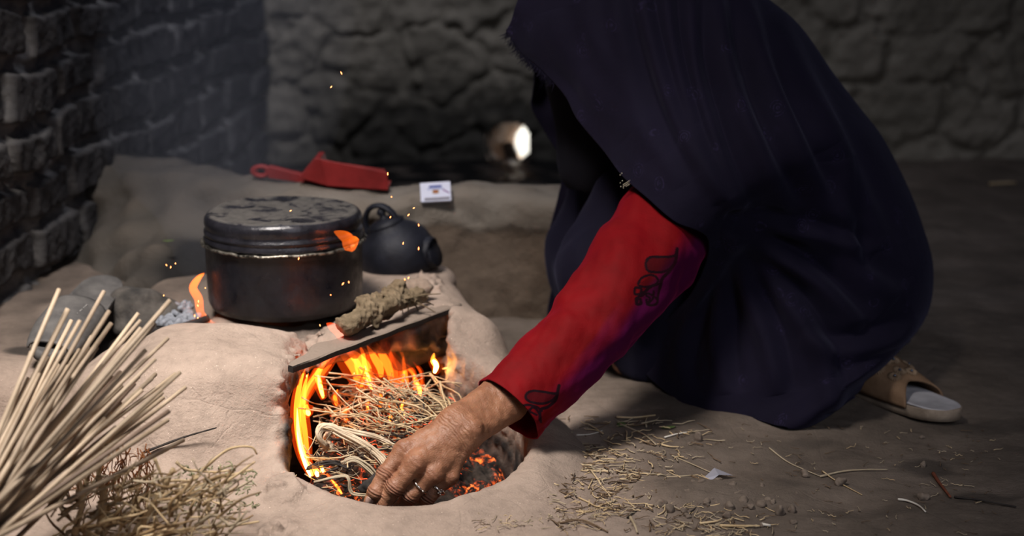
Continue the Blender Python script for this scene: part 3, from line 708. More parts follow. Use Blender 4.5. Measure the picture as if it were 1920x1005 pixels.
# ---- red velvet sleeve
def sleeve():
    ns, nt = 430, 300
    axp = crom([P(955, 768, 2.150), P(1010, 712, 2.185), P(1085, 640, 2.225), P(1150, 560, 2.275), P(1215, 470, 2.37), P(1275, 395, 2.46), P(1330, 320, 2.55)], ns)
    rs = crom([[.0545], [.0555], [.058], [.066], [.076], [.080], [.078]], ns)[:, 0]
    T = np.gradient(axp, axis=0); T /= np.linalg.norm(T, axis=1)[:, None]
    ref = np.array([0, -.95, .30]); U = ref - T * (T @ ref)[:, None]; U /= np.linalg.norm(U, axis=1)[:, None]; W = np.cross(T, U)
    a = np.linspace(0, 2 * math.pi, nt, endpoint=False); s = np.linspace(0, 1, ns)
    S, A = np.meshgrid(s, a, indexing='ij')
    n1 = Noise(1.6, 12, 111, 3); n2 = Noise(4, 12, 112, 3)
    ca, sa = np.cos(A), np.sin(A)
    R = rs[:, None] * (1 + .045 * n1(ca * .5, sa * .5, S * 3.2) + .010 * n2(ca * .6, sa * .6, S * 4))
    # soft diagonal creases in the upper half, a bunch at the elbow
    R += .0026 * np.sin(46 * S + 2.2 * ca + 1.4 * sa) * np.exp(-((S - .66) / .16) ** 2) + .0018 * np.sin(60 * S - 3 * sa) * np.exp(-((S - .38) / .12) ** 2)
    V = axp[:, None] + R[..., None] * (ca[..., None] * U[:, None] * .92 + sa[..., None] * W[:, None])
    px, py = proj(V); near = ca > -.25
    def seg(pts, wd):
        d = np.full(px.shape, 1e9)
        for (x0, y0), (x1, y1) in zip(pts[:-1], pts[1:]):
            L = (x1 - x0) ** 2 + (y1 - y0) ** 2 + 1e-9; t = np.clip(((px - x0) * (x1 - x0) + (py - y0) * (y1 - y0)) / L, 0, 1)
            d = np.minimum(d, np.hypot(px - x0 - t * (x1 - x0), py - y0 - t * (y1 - y0)))
        return sm(wd + 1.3, wd - .1, d)
    def curve(pts, n=40): return [tuple(q) for q in crom(pts, n)]
    def filled(pts, d=.35):
        ins = np.zeros(px.shape, bool); q = pts + [pts[0]]
        for (x0, y0), (x1, y1) in zip(q[:-1], q[1:]):
            c = ((y0 > py) != (y1 > py)) & (px < (x1 - x0) * (py - y0) / (y1 - y0 + 1e-9) + x0); ins ^= c
        return ins * d
    pr = np.zeros(px.shape)
    # tulip prints traced as they are worn on the cloth
    big = curve([(1268, 467), (1262, 480), (1240, 483), (1218, 484), (1210, 494), (1213, 508), (1228, 511), (1245, 509), (1258, 500), (1265, 486), (1268, 467)])
    for ln, wd in ((big, 2.0), (curve([(1268, 467), (1264, 490), (1252, 510), (1240, 522), (1235, 540)]), 2.6), (curve([(1195, 532), (1203, 521), (1220, 516), (1232, 524), (1226, 534), (1210, 538), (1197, 536), (1195, 532)]), 1.6),
                   (curve([(1188, 548), (1190, 540), (1200, 542), (1198, 551), (1189, 552), (1188, 545)]), 1.8), (curve([(1192, 566), (1196, 556), (1206, 548), (1218, 538), (1232, 532)]), 2.4), (curve([(1191, 560), (1192, 570), (1200, 569), (1198, 561)]), 2.2),
                   (curve([(1210, 562), (1212, 571), (1222, 572), (1230, 568), (1232, 552), (1236, 538)]), 1.8), (curve([(1208, 552), (1216, 560), (1214, 568), (1222, 560), (1224, 546)]), 1.6), (curve([(1200, 556), (1212, 550), (1224, 556), (1230, 562)]), 1.5)):
        pr = np.maximum(pr, seg(ln, wd))
    pr = np.maximum(pr, filled(big, .62)); pr = np.maximum(pr, filled([(1195, 534), (1220, 516), (1234, 524), (1234, 560), (1226, 572), (1205, 560)], .35))
    sml = curve([(1047, 723), (1042, 737), (1020, 735), (1000, 733), (987, 738), (985, 748), (996, 755), (1018, 756), (1036, 748), (1044, 736), (1047, 723)])
    for ln, wd in ((sml, 1.9), (curve([(1047, 723), (1040, 748), (1026, 762), (1012, 768), (1010, 786)]), 2.4), (curve([(966, 770), (985, 760), (1004, 763), (1014, 770)]), 1.8), (curve([(985, 776), (998, 764), (1008, 774), (1012, 790)]), 1.8), (curve([(975, 772), (990, 772), (1004, 778)]), 1.5)):
        pr = np.maximum(pr, seg(ln, wd))
    pr = np.maximum(pr, filled(sml, .62)) * near
    # magenta velvet sheen painted into the colour along the underside
    band = sm(.55, .95, sa * -1 + .12 * n1(ca, sa, S * 2)) if False else 0
    m = M('red_velvet'); co = m.coord('Object')
    base = m.ramp(m.noise(co, 14, 6), [(.3, (.10, .0006, .0015)), (.7, (.17, .001, .003))])
    base = m.mix(m.attr('sheen_band'), base, (.065, .001, .036))
    m.color(m.mix(m.attr('print'), base, (.006, .001, .003))).set(.75, 0, .12, Sheen_Weight=.16, Sheen_Roughness=.4)
    m.b.inputs['Sheen Tint'].default_value = (.9, .05, .25, 1)
    b = m.bump(m.noise(co, 30, 6), .004, .5); m.bump(m.noise(co, 900, 2), .0002, .6, b)
    # which side is the underside (towards the ground / the body)?
    lowside = -(W[:, None] * sa[..., None])[..., 2] / (np.abs(W[:, 2])[:, None] + 1e-6) * np.sign(1)
    band = sm(.20, .65, np.where(True, lowside, 0) + .10 * n1(ca, sa, S * 2)) * sm(.05, .3, S)
    o = mesh_np('red_sleeve', V, grid_faces(ns, nt, True), m.m, attrs={'print': pr, 'sheen_band': band})
    s_ = o.modifiers.new('thick', 'SOLIDIFY'); s_.thickness = .0022; s_.offset = -1
    o['label'] = 'red velvet sleeve with black tulip prints and painted magenta sheen underneath'; adopt(person, o)
sleeve()

# ---- navy cloth material
def navy(name, c1, c2, floral=True, sheen=.07):
    m = M(name); co = m.coord('Object')
    base = m.ramp(m.noise(co, 5, 6, .6), [(.3, c1), (.7, c2)])
    if floral:
        v = m.vor(m.mix(.06, co, m.new('ShaderNodeTexNoise').outputs['Color']), 21)
        ringv = m.ramp(m.math('ABSOLUTE', m.math('SINE', m.math('MULTIPLY', v, 34), 0), 0), [(.55, (0, 0, 0)), (1, (1, 1, 1))])
        fade = m.ramp(v, [(.18, (1, 1, 1)), (.34, (0, 0, 0))]); dots = m.ramp(m.noise(co, 150, 3), [(.42, (0, 0, 0)), (.6, (1, 1, 1))])
        f = m.math('MULTIPLY', m.math('MULTIPLY', ringv, fade), dots); base = m.mix(m.math('MULTIPLY', f, .8), base, tuple(min(1, q * 2.6) for q in c2))
    m.color(base).set(.85, 0, .12, Sheen_Weight=sheen, Sheen_Roughness=.5); m.b.inputs['Sheen Tint'].default_value = (.35, .35, .6, 1)
    b = m.bump(m.noise(co, 18, 6), .004, .4); m.bump(m.noise(co, 700, 2), .00025, .6, b); return m.m
NAVY = navy('navy_veil_cloth', (.0038, .0029, .0092), (.0078, .0058, .0170)); DRESSM = navy('dark_dress_cloth', (.0038, .0032, .010), (.007, .006, .016), False)
BLACKV = navy('black_scarf_cloth', (.004, .004, .007), (.008, .008, .012), False, .02)
def veil():
    Sp = [(985, -30), (1010, -75), (1070, -120), (1150, -138), (1240, -125), (1340, -75), (1440, 0), (1500, 52), (1562, 140), (1612, 205), (1655, 262), (1702, 355), (1730, 430), (1747, 495), (1744, 565), (1722, 615), (1690, 648), (1636, 690)]
    Hn = [(950, 57, 2.62), (980, 100, 2.60), (1010, 124, 2.57), (1060, 178, 2.53), (1085, 225, 2.50), (1135, 285, 2.46), (1170, 332, 2.40), (1215, 372, 2.35), (1265, 415, 2.32), (1327, 449, 2.34), (1300, 540, 2.44), (1240, 610, 2.52), (1195, 662, 2.56), (1228, 718, 2.505), (1300, 765, 2.40), (1400, 786, 2.352), (1500, 805, 2.31), (1600, 750, 2.45)]
    Yn = [2.61, 2.58, 2.54, 2.50, 2.45, 2.41, 2.38, 2.36, 2.35, 2.35, 2.36, 2.36, 2.35, 2.34, 2.34, 2.34, 2.34, 2.43]
    Hf = [(962, 50, 2.76), (985, 95, 2.80), (1003, 138, 2.84), (1000, 175, 2.86), (998, 203, 2.87), (1020, 245, 2.88), (1045, 285, 2.88), (1058, 312, 2.88), (1045, 375, 2.87), (1028, 447, 2.86), (1047, 460, 2.86), (1036, 530, 2.87), (1030, 610, 2.87), (1100, 625, 2.85), (1250, 635, 2.83), (1400, 650, 2.78), (1550, 660, 2.76), (1648, 676, 2.70)]
    nu, nv = 560, 240
    S = crom([(*q, 2.70) for q in Sp], nu); N = crom(Hn, nu); F_ = crom(Hf, nu); yn = crom([[q] for q in Yn], nu)[:, 0]
    # sharpen the hem corner at the brow and where the far flap ends
    U = np.linspace(0, 1, nu)
    def bez(S, H, y1, y2, k1, k2, v):
        v = v[None, :, None]; A = S[:, None]; D_ = H[:, None]
        B = S + (H - S) * k1; B[:, 2] = y1; C = S + (H - S) * k2; C[:, 2] = y2; B = B[:, None]; C = C[:, None]
        return A * (1 - v) ** 3 + 3 * B * v * (1 - v) ** 2 + 3 * C * v ** 2 * (1 - v) + D_ * v ** 3
    v = np.linspace(0, 1, nv)
    near = bez(S, N, yn - .02, np.minimum(yn, N[:, 2]) - .01, .04, .55, v)
    far = bez(S, F_, 2.93 + 0 * yn, np.maximum(2.92, F_[:, 2]), .04, .6, v)
    full = np.concatenate([far[:, ::-1][:, :-1], near], 1)      # from far hem over the silhouette to the near hem
    V = Parr(full[..., 0], full[..., 1], full[..., 2])
    V[..., 2] = np.maximum(V[..., 2], .004)
    dU = np.gradient(V, axis=0); dV = np.gradient(V, axis=1); Nn = np.cross(dU, dV); Nn /= np.linalg.norm(Nn, axis=2)[..., None] + 1e-9
    cen = np.array([.36, 2.70, .3]); flip = np.sign(((V - cen) * Nn).sum(-1).mean()); Nn *= flip
    v2 = np.concatenate([-v[::-1][:-1], v]); UU, VV = np.meshgrid(U, v2, indexing='ij')
    n1 = Noise(2.0, 12, 121, 2); n2 = Noise(1.2, 10, 122, 2)
    px, py = full[..., 0], full[..., 1]
    # folds as soft ridges: lines run from the crown and shoulder down towards elbow and hip
    def fold(pts, wd, amp):
        q = crom(pts, 40); d = np.full(px.shape, 1e9); tt = np.zeros(px.shape); sgn = np.zeros(px.shape)
        for i in range(len(q) - 1):
            x0, y0 = q[i]; x1, y1 = q[i + 1]; L = (x1 - x0) ** 2 + (y1 - y0) ** 2 + 1e-9; t = np.clip(((px - x0) * (x1 - x0) + (py - y0) * (y1 - y0)) / L, 0, 1)
            dd = np.hypot(px - x0 - t * (x1 - x0), py - y0 - t * (y1 - y0)); b = dd < d; d = np.where(b, dd, d)
            tt = np.where(b, (i + t) / (len(q) - 1), tt); sgn = np.where(b, np.sign((px - x0) * (y1 - y0) - (py - y0) * (x1 - x0)), sgn)
        env = np.sin(np.clip(tt, 0, 1) * math.pi) ** .6; s = sgn * d / wd
        return amp * env * (np.exp(-s ** 2) - .7 * np.exp(-(s - 1.5) ** 2 * 1.4))
    H = np.zeros(px.shape)
    for pts, wd, amp in (([(1190, -60), (1225, 90), (1275, 240), (1350, 380)], 16, .010), ([(1240, -60), (1262, 100), (1305, 250), (1375, 400)], 14, .011), ([(1290, -50), (1300, 120), (1340, 270), (1400, 410)], 15, .010),
                         ([(1330, -40), (1360, 110), (1410, 260), (1490, 420)], 20, .012), ([(1385, -20), (1430, 120), (1490, 280), (1570, 430)], 20, .010), ([(1150, -70), (1160, 60), (1200, 200), (1280, 350)], 22, .008),
                         ([(1440, 20), (1520, 180), (1590, 330), (1650, 470)], 26, .009), ([(1350, 440), (1440, 470), (1540, 540), (1620, 620)], 20, .014), ([(1350, 450), (1420, 430), (1520, 440), (1640, 480)], 18, .010),
                         ([(1350, 455), (1400, 540), (1440, 640), (1460, 740)], 20, .012), ([(1345, 460), (1350, 560), (1350, 660), (1360, 740)], 18, .011), ([(1340, 470), (1300, 580), (1275, 680), (1290, 750)], 16, .009), ([(1360, 450), (1470, 560), (1540, 670), (1560, 770)], 22, .012),
                         ([(1560, 300), (1580, 420), (1600, 500), (1680, 560)], 22, .010), ([(1500, 640), (1580, 660), (1660, 640), (1720, 600)], 20, .010), ([(1040, 20), (1060, 90), (1110, 170), (1180, 260)], 26, .005), ([(1100, -40), (1110, 60), (1150, 160), (1230, 300)], 24, .006)):
        H += fold(pts, wd, amp)
    edge = sm(0, .10, np.abs(VV)) * sm(1.0, .94, np.abs(VV)); nearside = (VV > 0)
    H = H * 1.5 * nearside * (.35 + .65 * sm(1.0, .9, np.abs(VV))) * sm(0, .12, np.abs(VV)) + .003 * n1(UU * 2.2, VV * .8) * edge + .006 * np.sin(UU * 70 + 3 * VV) * edge * (VV < 0)
    V = V + Nn * H[..., None]; V[..., 2] = np.maximum(V[..., 2], .003)
    o = mesh_np('veil', V, grid_faces(nu, V.shape[1]), NAVY)
    s_ = o.modifiers.new('thick', 'SOLIDIFY'); s_.thickness = .0022; s_.offset = -1
    o['label'] = 'long dark navy veil with faint floral pattern and frayed edge'; adopt(person, o)
    # frayed threads along the brow hem
    E = V[:, -1]; r = np.random.RandomState(3); ps = []; k1 = int(nu * 2.6 / 17)
    for i in range(0, k1):
        for _ in range(3):
            a = E[i] + (E[i + 1] - E[i]) * r.rand(); L = .007 + .010 * r.rand()
            dr = np.array([-.6 + .5 * r.randn(), -.1 + .3 * r.randn(), -.9]); dr /= np.linalg.norm(dr)
            ps.append((np.array([a, a + dr * L * .5 + r.randn(3) * .0008, a + dr * L + r.randn(3) * .0018]), [.0005, .0004, .0002]))
    Vv, Fv = tubes(ps, 4); f = mesh_np('fringe', Vv, Fv, NAVY); f['kind'] = 'stuff'; f.parent = o; f.matrix_parent_inverse = Matrix.Identity(4)
veil()
def dress():
    h = .0075; lo = np.array([-.06, 2.36, -.012]); hi = np.array([.74, 3.02, .62]); Xa, Ya, Za = axes(lo, hi, h)
    c = lambda a, b, ra, rb: cap(Xa, Ya, Za, np.array(a), np.array(b), ra, rb)
    n1 = Noise(5, 12, 131); n2 = Noise(14, 14, 132)
    hip = np.array([.53, 2.71, .19]); chest = np.array([.37, 2.70, .40])
    D = smin(c(hip, chest, .155, .145), c(chest, [.25, 2.71, .47], .12, .075), .05)
    k1 = np.array(P(1150, 540, 2.59)); k2 = np.array(P(1120, 505, 2.80))
    D = smin(D, c(hip + [0, -.09, -.03], k1, .11, .072), .05); D = smin(D, c(hip + [0, .09, -.03], k2, .11, .075), .05)
    D = smin(D, c(k1, [k1[0] + .09, 2.60, .03], .072, .085), .05); D = smin(D, c(k2, [k2[0] + .05, 2.80, .02], .072, .085), .05)
    # cloth hanging from chest to the knees
    D = smin(D, c(P(1165, 360, 2.62), P(1120, 500, 2.60), .045, .055), .06); D = smin(D, c(P(1130, 340, 2.80), P(1095, 450, 2.82), .05, .055), .06)
    D = smin(D, c([.36, 2.70, .05], [.50, 2.71, .05], .17, .17), .06)
    D = D + .006 * n1(Xa * 2.2, Ya * 2.2, Za * .6) + .003 * n2(Xa * 1.6, Ya * 1.6, Za * .5); D = np.maximum(D, -(Za - .002))
    V, F = surf_nets(D, lo, h); o = mesh_np('dress', V, F, DRESSM); o['label'] = 'dark plain dress over the knees'; adopt(person, o)
    # black under scarf wrapped round head, face side and throat
    lo = np.array([-.02, 2.56, .30]); hi = np.array([.30, 2.90, .75]); h = .006; Xa, Ya, Za = axes(lo, hi, h)
    D = ell(Xa, Ya, Za, (.135, 2.72, .60), (.102, .092, .115)); D = smin(D, cap(Xa, Ya, Za, P(1085, 150, 2.72), P(1120, 300, 2.70), .060, .062), .04)
    D = smin(D, cap(Xa, Ya, Za, P(1120, 300, 2.70), (.28, 2.70, .42), .06, .085), .04)
    face = ell(Xa, Ya, Za, np.array([.135, 2.72, .60]) + np.array([-.80, 0, -.60]) * .105, (.052, .048, .060)); D = smax(D, -face, .01) + .003 * Noise(12, 12, 133)(Xa, Ya, Za * .5)
    V, F = surf_nets(D, lo, h); o = mesh_np('under_scarf', V, F, BLACKV); o['label'] = 'black scarf wound round the head under the veil'; adopt(person, o)
dress()
# beaded trim showing at the edge of the veil by the shoulder
m = M('pale_beads'); m.color((.40, .36, .27)).set(.4, .2, .5); parts = []; r = np.random.RandomState(8)
for q in [(1163, 328), (1166, 325), (1163, 343), (1167, 339), (1164, 350)] + [(1169 + 2.6 * i, 346 - 1.6 * i + j * 3.2) for i in range(6) for j in range(3) if r.rand() > .15]:
    v_, f_ = lathe([(.0002, -.0009), (.0011, 0), (.0002, .0009)], 6); parts.append((v_ + np.array(P(q[0], q[1], 2.385)), f_))
o = mesh_np('bead_trim', *joinm(parts), m.m); o['label'] = 'pale beaded trim'; o['kind'] = 'stuff'; adopt(person, o)

# ------------------------------------------------------------------ fire: embers, kindling, flames, sparks
def ember_bed():
    n = 150; x = np.linspace(-.305, .0, n); y = np.linspace(2.04, 2.66, 2 * n); X, Y = np.meshgrid(x, y, indexing='ij'); n1 = Noise(18, 16, 141, 2); n2 = Noise(60, 16, 142, 2)
    Z = -.075 + .05 * blob(X, Y, (-.24, 2.30), (.11, .16)) + .035 * blob(X, Y, (-.15, 2.36), (.09, .10)) + .006 * np.abs(n1(X, Y)) + .003 * n2(X, Y)
    ed = np.maximum(np.abs((X + .155) / .15), np.abs((Y - 2.34) / .31)); Z -= .03 * sm(.85, 1, ed)
    m = M('glowing_embers'); co = m.coord('Object')
    v = m.noise(co, 85, 6, .7, .8); v2 = m.noise(co, 16, 3, .5)
    hot = m.math('MULTIPLY', m.ramp(v, [(.52, (0, 0, 0)), (.70, (1, 1, 1))]), m.ramp(v2, [(.42, (0, 0, 0)), (.62, (1, 1, 1))]))
    m.color(m.ramp(m.noise(co, 60, 6), [(.35, (.010, .009, .009)), (.75, (.07, .055, .045))])).set(.95, 0, .1)
    m.l(m.ramp(hot, [(0, (1, .08, .01)), (.6, (1, .22, .03)), (1, (1, .62, .16))]), m.b.inputs['Emission Color']); m.l(m.math('MULTIPLY', hot, 3.2), m.b.inputs['Emission Strength'])
    m.bump(m.noise(co, 120, 8), .004)
    o = mesh_np('ember_bed', np.stack([X, Y, Z], -1), grid_faces(n, 2 * n), m.m); tag(o, 'glowing embers and char under the straw in the fire hole', 'embers', kind='stuff')
ember_bed()
STRAW = var_mat('pale_straw', (.34, .235, .12), (.62, .48, .30), 18, .7, bump=.0006, bscale=220)
STRAW2 = var_mat('grey_straw', (.22, .17, .11), (.46, .38, .27), 18, .8, bump=.0006, bscale=220)
CHAR = var_mat('charred_twig', (.010, .009, .009), (.05, .04, .035), 60, .9, bump=.001)
GLOW = M('red_hot_twig'); GLOW.color((.03, .008, .004)).set(.9); GLOW.b.inputs['Emission Color'].default_value = (1, .10, .03, 1); GLOW.b.inputs['Emission Strength'].default_value = 1.6; GLOW = GLOW.m
def wavy(p0, p1, amp, n=9, r=RNG):
    p0, p1 = np.array(p0), np.array(p1); L = np.linalg.norm(p1 - p0); k = 4
    pts = [p0 + (p1 - p0) * t + (r.randn(3) * amp * L if 0 < t < 1 else 0) for t in np.linspace(0, 1, k)]
    return crom(pts, n)
def pile():
    r = np.random.RandomState(17)
    def gen(n, lmin, lmax, rad, zlo, zhi, seed, bend=.06, xr=(-.285, -.075), yr=(2.10, 2.40)):
        r = np.random.RandomState(seed); ps = []
        while len(ps) < n:
            L = lmin + (lmax - lmin) * r.rand(); c = np.array([xr[0] + (xr[1] - xr[0]) * r.rand(), yr[0] + (yr[1] - yr[0]) * r.rand(), 0])
            hh = .055 * math.exp(-((c[0] + .18) / .10) ** 2 - ((c[1] - 2.28) / .14) ** 2); c[2] = zlo + hh + (zhi - zlo) * r.rand()
            a = -.42 + .75 * r.randn(); d = np.array([math.cos(a), math.sin(a) * .9, .22 * r.randn() - .12]); d /= np.linalg.norm(d)
            q = wavy(c - d * L / 2, c + d * L / 2, bend, 9, r)
            if q[:, 0].min() < -.300 or q[:, 1].min() < 2.075 or q[:, 2].min() < -.08 or (q[:, 0].max() > -.05): continue
            if ((q[:, 1] < 2.13) & (q[:, 0] > -.19)).any() : continue
            ps.append((q, np.linspace(1, .45, 9) * rad * (.6 + .8 * r.rand())))
        return ps
    V, F = tubes(gen(130, .05, .15, .0014, -.02, .03, 1), 5); o = mesh_np('burning_straw', V, F, STRAW); tag(o, 'tangle of pale dry straw heaped over the fire', 'straw', kind='stuff')
    V, F = tubes(gen(200, .025, .07, .0008, -.03, .025, 2, .12), 4); o = mesh_np('twig_tangle', V, F, STRAW2); tag(o, 'fine grey twigs caught among the flames', 'twigs', kind='stuff')
    V, F = tubes(gen(120, .03, .09, .0016, -.055, .005, 3, .1), 5); o = mesh_np('charred_twigs', V, F, CHAR); tag(o, 'blackened burnt twigs at the bottom of the fire', 'charred twigs', kind='stuff')
    V, F = tubes(gen(60, .012, .045, .0007, -.045, .012, 4, .15), 4); o = mesh_np('glowing_twigs', V, F, GLOW); tag(o, 'thin red glowing twig ends in the fire', 'glowing twigs', kind='stuff')
    # long single straws seen across the top of the pile
    lst = [((600, 718), (762, 731), 2.30), ((590, 705), (720, 716), 2.34), ((612, 712), (676, 778), 2.22), ((566, 745), (640, 768), 2.24), ((640, 705), (830, 745), 2.28), ((700, 700), (620, 712), 2.40), ((668, 728), (790, 800), 2.22), ((560, 765), (700, 790), 2.20), ((760, 800), (700, 742), 2.20), ((805, 700), (850, 770), 2.40), ((815, 712), (846, 762), 2.42), ((830, 692), (890, 700), 2.44), ((735, 760), (790, 700), 2.32), ((600, 790), (575, 850), 2.17), ((690, 760), (735, 792), 2.18)]
    for i, (a, b, Yq) in enumerate(lst):
        q = wavy(P(*a, Yq), P(*b, Yq - .05), .03, 10, r); V, F = tubes([(q, np.linspace(.0013, .0006, 10))], 5); o = mesh_np('straw', V, F, STRAW)
        tag(o, 'long pale straw stalk lying across the burning heap', 'straw', 'long straws across the fire')
pile()
# looped fibrous root: one thing of twisted strands
def root_thing():
    r = np.random.RandomState(23); ps = []; Yq = 2.155
    def strand(pts, n, spread, rad):
        rad = rad * .72
        for k in range(n * 2):
            off = r.randn(3) * spread * 1.25 * [1, .7, 1]; ps.append((crom([np.array(P(x, y, Yv)) + off * (.5 + .5 * i / len(pts)) + r.randn(3) * .0008 for i, (x, y, Yv) in enumerate(pts)], 22), np.linspace(rad, rad * .55, 22) * (.7 + .6 * r.rand())))
    strand([(612, 838, 2.15), (598, 822, 2.145), (600, 805, 2.15), (618, 800, 2.155), (640, 812, 2.15), (680, 832, 2.14), (712, 858, 2.13), (728, 880, 2.12)], 13, .0024, .0030)
    strand([(622, 842, 2.155), (612, 820, 2.165), (628, 806, 2.17), (670, 812, 2.17), (710, 822, 2.165), (750, 845, 2.16)], 9, .0020, .0030)
    strand([(650, 822, 2.15), (690, 845, 2.145), (735, 862, 2.14)], 5, .003, .0013)
    V, F = tubes(ps, 6); o = mesh_np('dry_root', V, F, var_mat('root_fibre', (.36, .27, .18), (.66, .54, .40), 40, .85, bump=.0012, bscale=160)); tag(o, 'thick pale twisted root bent into a loop beside the fingers', 'root')
    ps.clear(); strand([(645, 866, 2.11), (665, 862, 2.11), (690, 878, 2.105), (712, 902, 2.10)], 8, .0020, .0026); strand([(590, 905, 2.08), (640, 893, 2.08), (655, 900, 2.075), (660, 925, 2.07), (690, 930, 2.065)], 2, .0010, .0022)
    V, F = tubes(ps, 6); o = mesh_np('dry_root', V, F, STRAW2); tag(o, 'thin greyish forked root left of the fingertips, below the looped root', 'root')
    ps.clear(); strand([(575, 880, 2.13), (600, 872, 2.13), (630, 870, 2.13), (655, 880, 2.12)], 5, .0020, .0020)
    V, F = tubes(ps, 6); o = mesh_np('dry_root', V, F, CHAR); tag(o, 'charred black root at the lower left edge of the fire', 'root')
root_thing()
o = rock('charcoal_lump', tuple(P(700, 912, 2.075)), (.020, .014, .014), 151, CHAR, .25, .0016); tag(o, 'dark charred lump just left of the fingertips in the hole', 'charcoal')
o = rock('charcoal_lump', tuple(P(775, 650, 2.50)), (.045, .03, .034), 153, CHAR, .25, .003); tag(o, 'big black charred lump under the right end of the iron bar', 'charcoal')

def vol_mat(name, color, strength):
    m = bpy.data.materials.new(name); m.use_nodes = True; t = m.node_tree; t.nodes.clear()
    e = t.nodes.new('ShaderNodeEmission'); e.inputs[0].default_value = (*color, 1); e.inputs[1].default_value = strength; o = t.nodes.new('ShaderNodeOutputMaterial'); t.links.new(e.outputs[0], o.inputs['Volume']); return m
FO = vol_mat('flame_orange', (1, .125, .008), 9); FY = vol_mat('flame_yellow', (1, .31, .025), 36); FR = vol_mat('flame_red', (1, .075, .006), 4); FW = vol_mat('flame_white', (1, .50, .12), 260)
def flame_mesh(pts, Yq, wd, flat=.55, n=26):
    q = crom([np.array(P(x, y, Yq + (dy if False else 0))) for x, y in pts for dy in (0,)], n); t = np.linspace(0, 1, n)
    r = wd / FPX * (Yq * 1.02) * (np.sin(np.clip(t * .86 + .14, 0, 1) * math.pi) ** .75 + .02)
    return tubes([(q, r)], 12, flat)
FH = vol_mat('flame_halo', (1, .07, .004), 1.0)
fire = empty('fire', (-.22, 2.25, -.03), 'orange fire burning in the clay fire hole under the iron bar', 'fire')
flames = [
    (FO, FY, [(586, 892), (570, 858), (560, 815), (557, 765), (562, 722), (572, 692)], 2.15, 9, .5), (FO, None, [(578, 870), (573, 820), (567, 770), (570, 730), (578, 700)], 2.17, 7, .5),
    (FY, FW, [(582, 893), (573, 872), (563, 842), (557, 808)], 2.14, 5, .55), (FO, FY, [(606, 745), (600, 722), (596, 702), (608, 680), (616, 655)], 2.26, 7, 2.4),
    (FR, None, [(570, 760), (585, 725), (610, 690), (640, 662)], 2.28, 22, .8), (FO, FY, [(697, 730), (690, 708), (684, 685), (680, 662), (674, 648)], 2.32, 6, 2.4),
    (FO, None, [(715, 705), (712, 688), (700, 668), (688, 648)], 2.36, 9, 2), (FO, None, [(735, 715), (728, 688), (716, 665), (705, 642)], 2.40, 10, 2), (FR, None, [(690, 720), (680, 690), (660, 665), (640, 655)], 2.34, 26, 1),
    (FR, None, [(740, 735), (745, 700), (738, 670), (725, 640)], 2.42, 22, 1), (FO, None, [(671, 702), (667, 685), (665, 668)], 2.36, 3.5, 2), (FY, FW, [(815, 698), (818, 685), (812, 675), (814, 662)], 2.42, 7, 2),
    (FO, FY, [(788, 742), (786, 728), (780, 716), (776, 700)], 2.36, 7, 2), (FO, None, [(765, 725), (760, 700), (757, 682), (756, 668)], 2.42, 5, 2), (FR, None, [(790, 730), (785, 700), (765, 680)], 2.44, 14, 1),
    (FY, FW, [(596, 893), (592, 882), (585, 872)], 2.12, 7, 1.5), (FY, FW, [(606, 885), (603, 876), (600, 868)], 2.13, 5, 1.5), (FO, FY, [(641, 926), (632, 912), (620, 898), (612, 886)], 2.085, 5, 1),
    (FY, None, [(757, 785), (756, 775), (753, 765), (757, 750)], 2.26, 4, 2), (FO, FY, [(730, 790), (733, 775), (728, 760)], 2.26, 5, 2), (FO, FY, [(580, 778), (574, 768), (576, 758)], 2.19, 8, 2), (FO, None, [(632, 760), (628, 745), (633, 730)], 2.27, 5, 2),
    (FO, FY, [(690, 772), (688, 760), (692, 748)], 2.27, 5, 2), (FO, None, [(650, 790), (646, 775), (652, 762)], 2.22, 6, 2), (FO, None, [(712, 765), (716, 750), (712, 738)], 2.30, 6, 2)]
_r = np.random.RandomState(71); _w = []
for f in flames:
    if f[0] is FR:
        for _ in range(3):
            ox = _r.randn() * f[4] * .45; _w.append((FO if _r.rand() < .35 else FR, None, [(x + ox + _r.randn() * 3.5, y + _r.randn() * 4) for x, y in f[2]], f[3] + .02 * _r.randn(), f[4] * (.16 + .16 * _r.rand()), 2.2))
flames = [f for f in flames if f[0] is not FR] + _w
for outer, core, pts, Yq, wd, fl_ in flames:
    V, F = flame_mesh(pts, Yq, wd * .75, fl_); o = mesh_np('flame', V, F, outer, fire); o.matrix_parent_inverse = Matrix.Translation(fire.location).inverted()
    V, F = flame_mesh([(x + 1, y) for x, y in pts], Yq + .002, wd * 1.7, fl_); mesh_np('flame_halo', V, F, FH, o)
    if core:
        k = max(2, int(len(pts) * .75)); V, F = flame_mesh(pts[:k], Yq, wd * .5, fl_); c = mesh_np('flame_core', V, F, core, o)
FD = vol_mat('flame_dim', (1, .15, .008), 8)
def lick(pts, Yq, wd, label, mat=FD, fl_=1.0):
    V, F = flame_mesh(pts, Yq, wd, fl_); o = mesh_np('flame', V, F, mat); tag(o, label, 'flame')
lick([(388, 600), (376, 585), (372, 560), (362, 540), (372, 522), (383, 512)], 2.50, 8, 'thin orange flame curling up at the left side of the pot')
lick([(440, 624), (415, 616), (395, 604), (384, 588)], 2.46, 4, 'narrow red flame creeping under the lower left edge of the pot')
lick([(668, 446), (656, 462), (652, 448), (640, 440), (626, 434)], 2.44, 10, 'short orange flame tongue in front of the right side of the pot lid', FD, 1.2)
lick([(640, 636), (634, 622), (622, 612), (612, 606)], 2.29, 9, 'faint reddish flame at the burning left end of the dung log', FR)
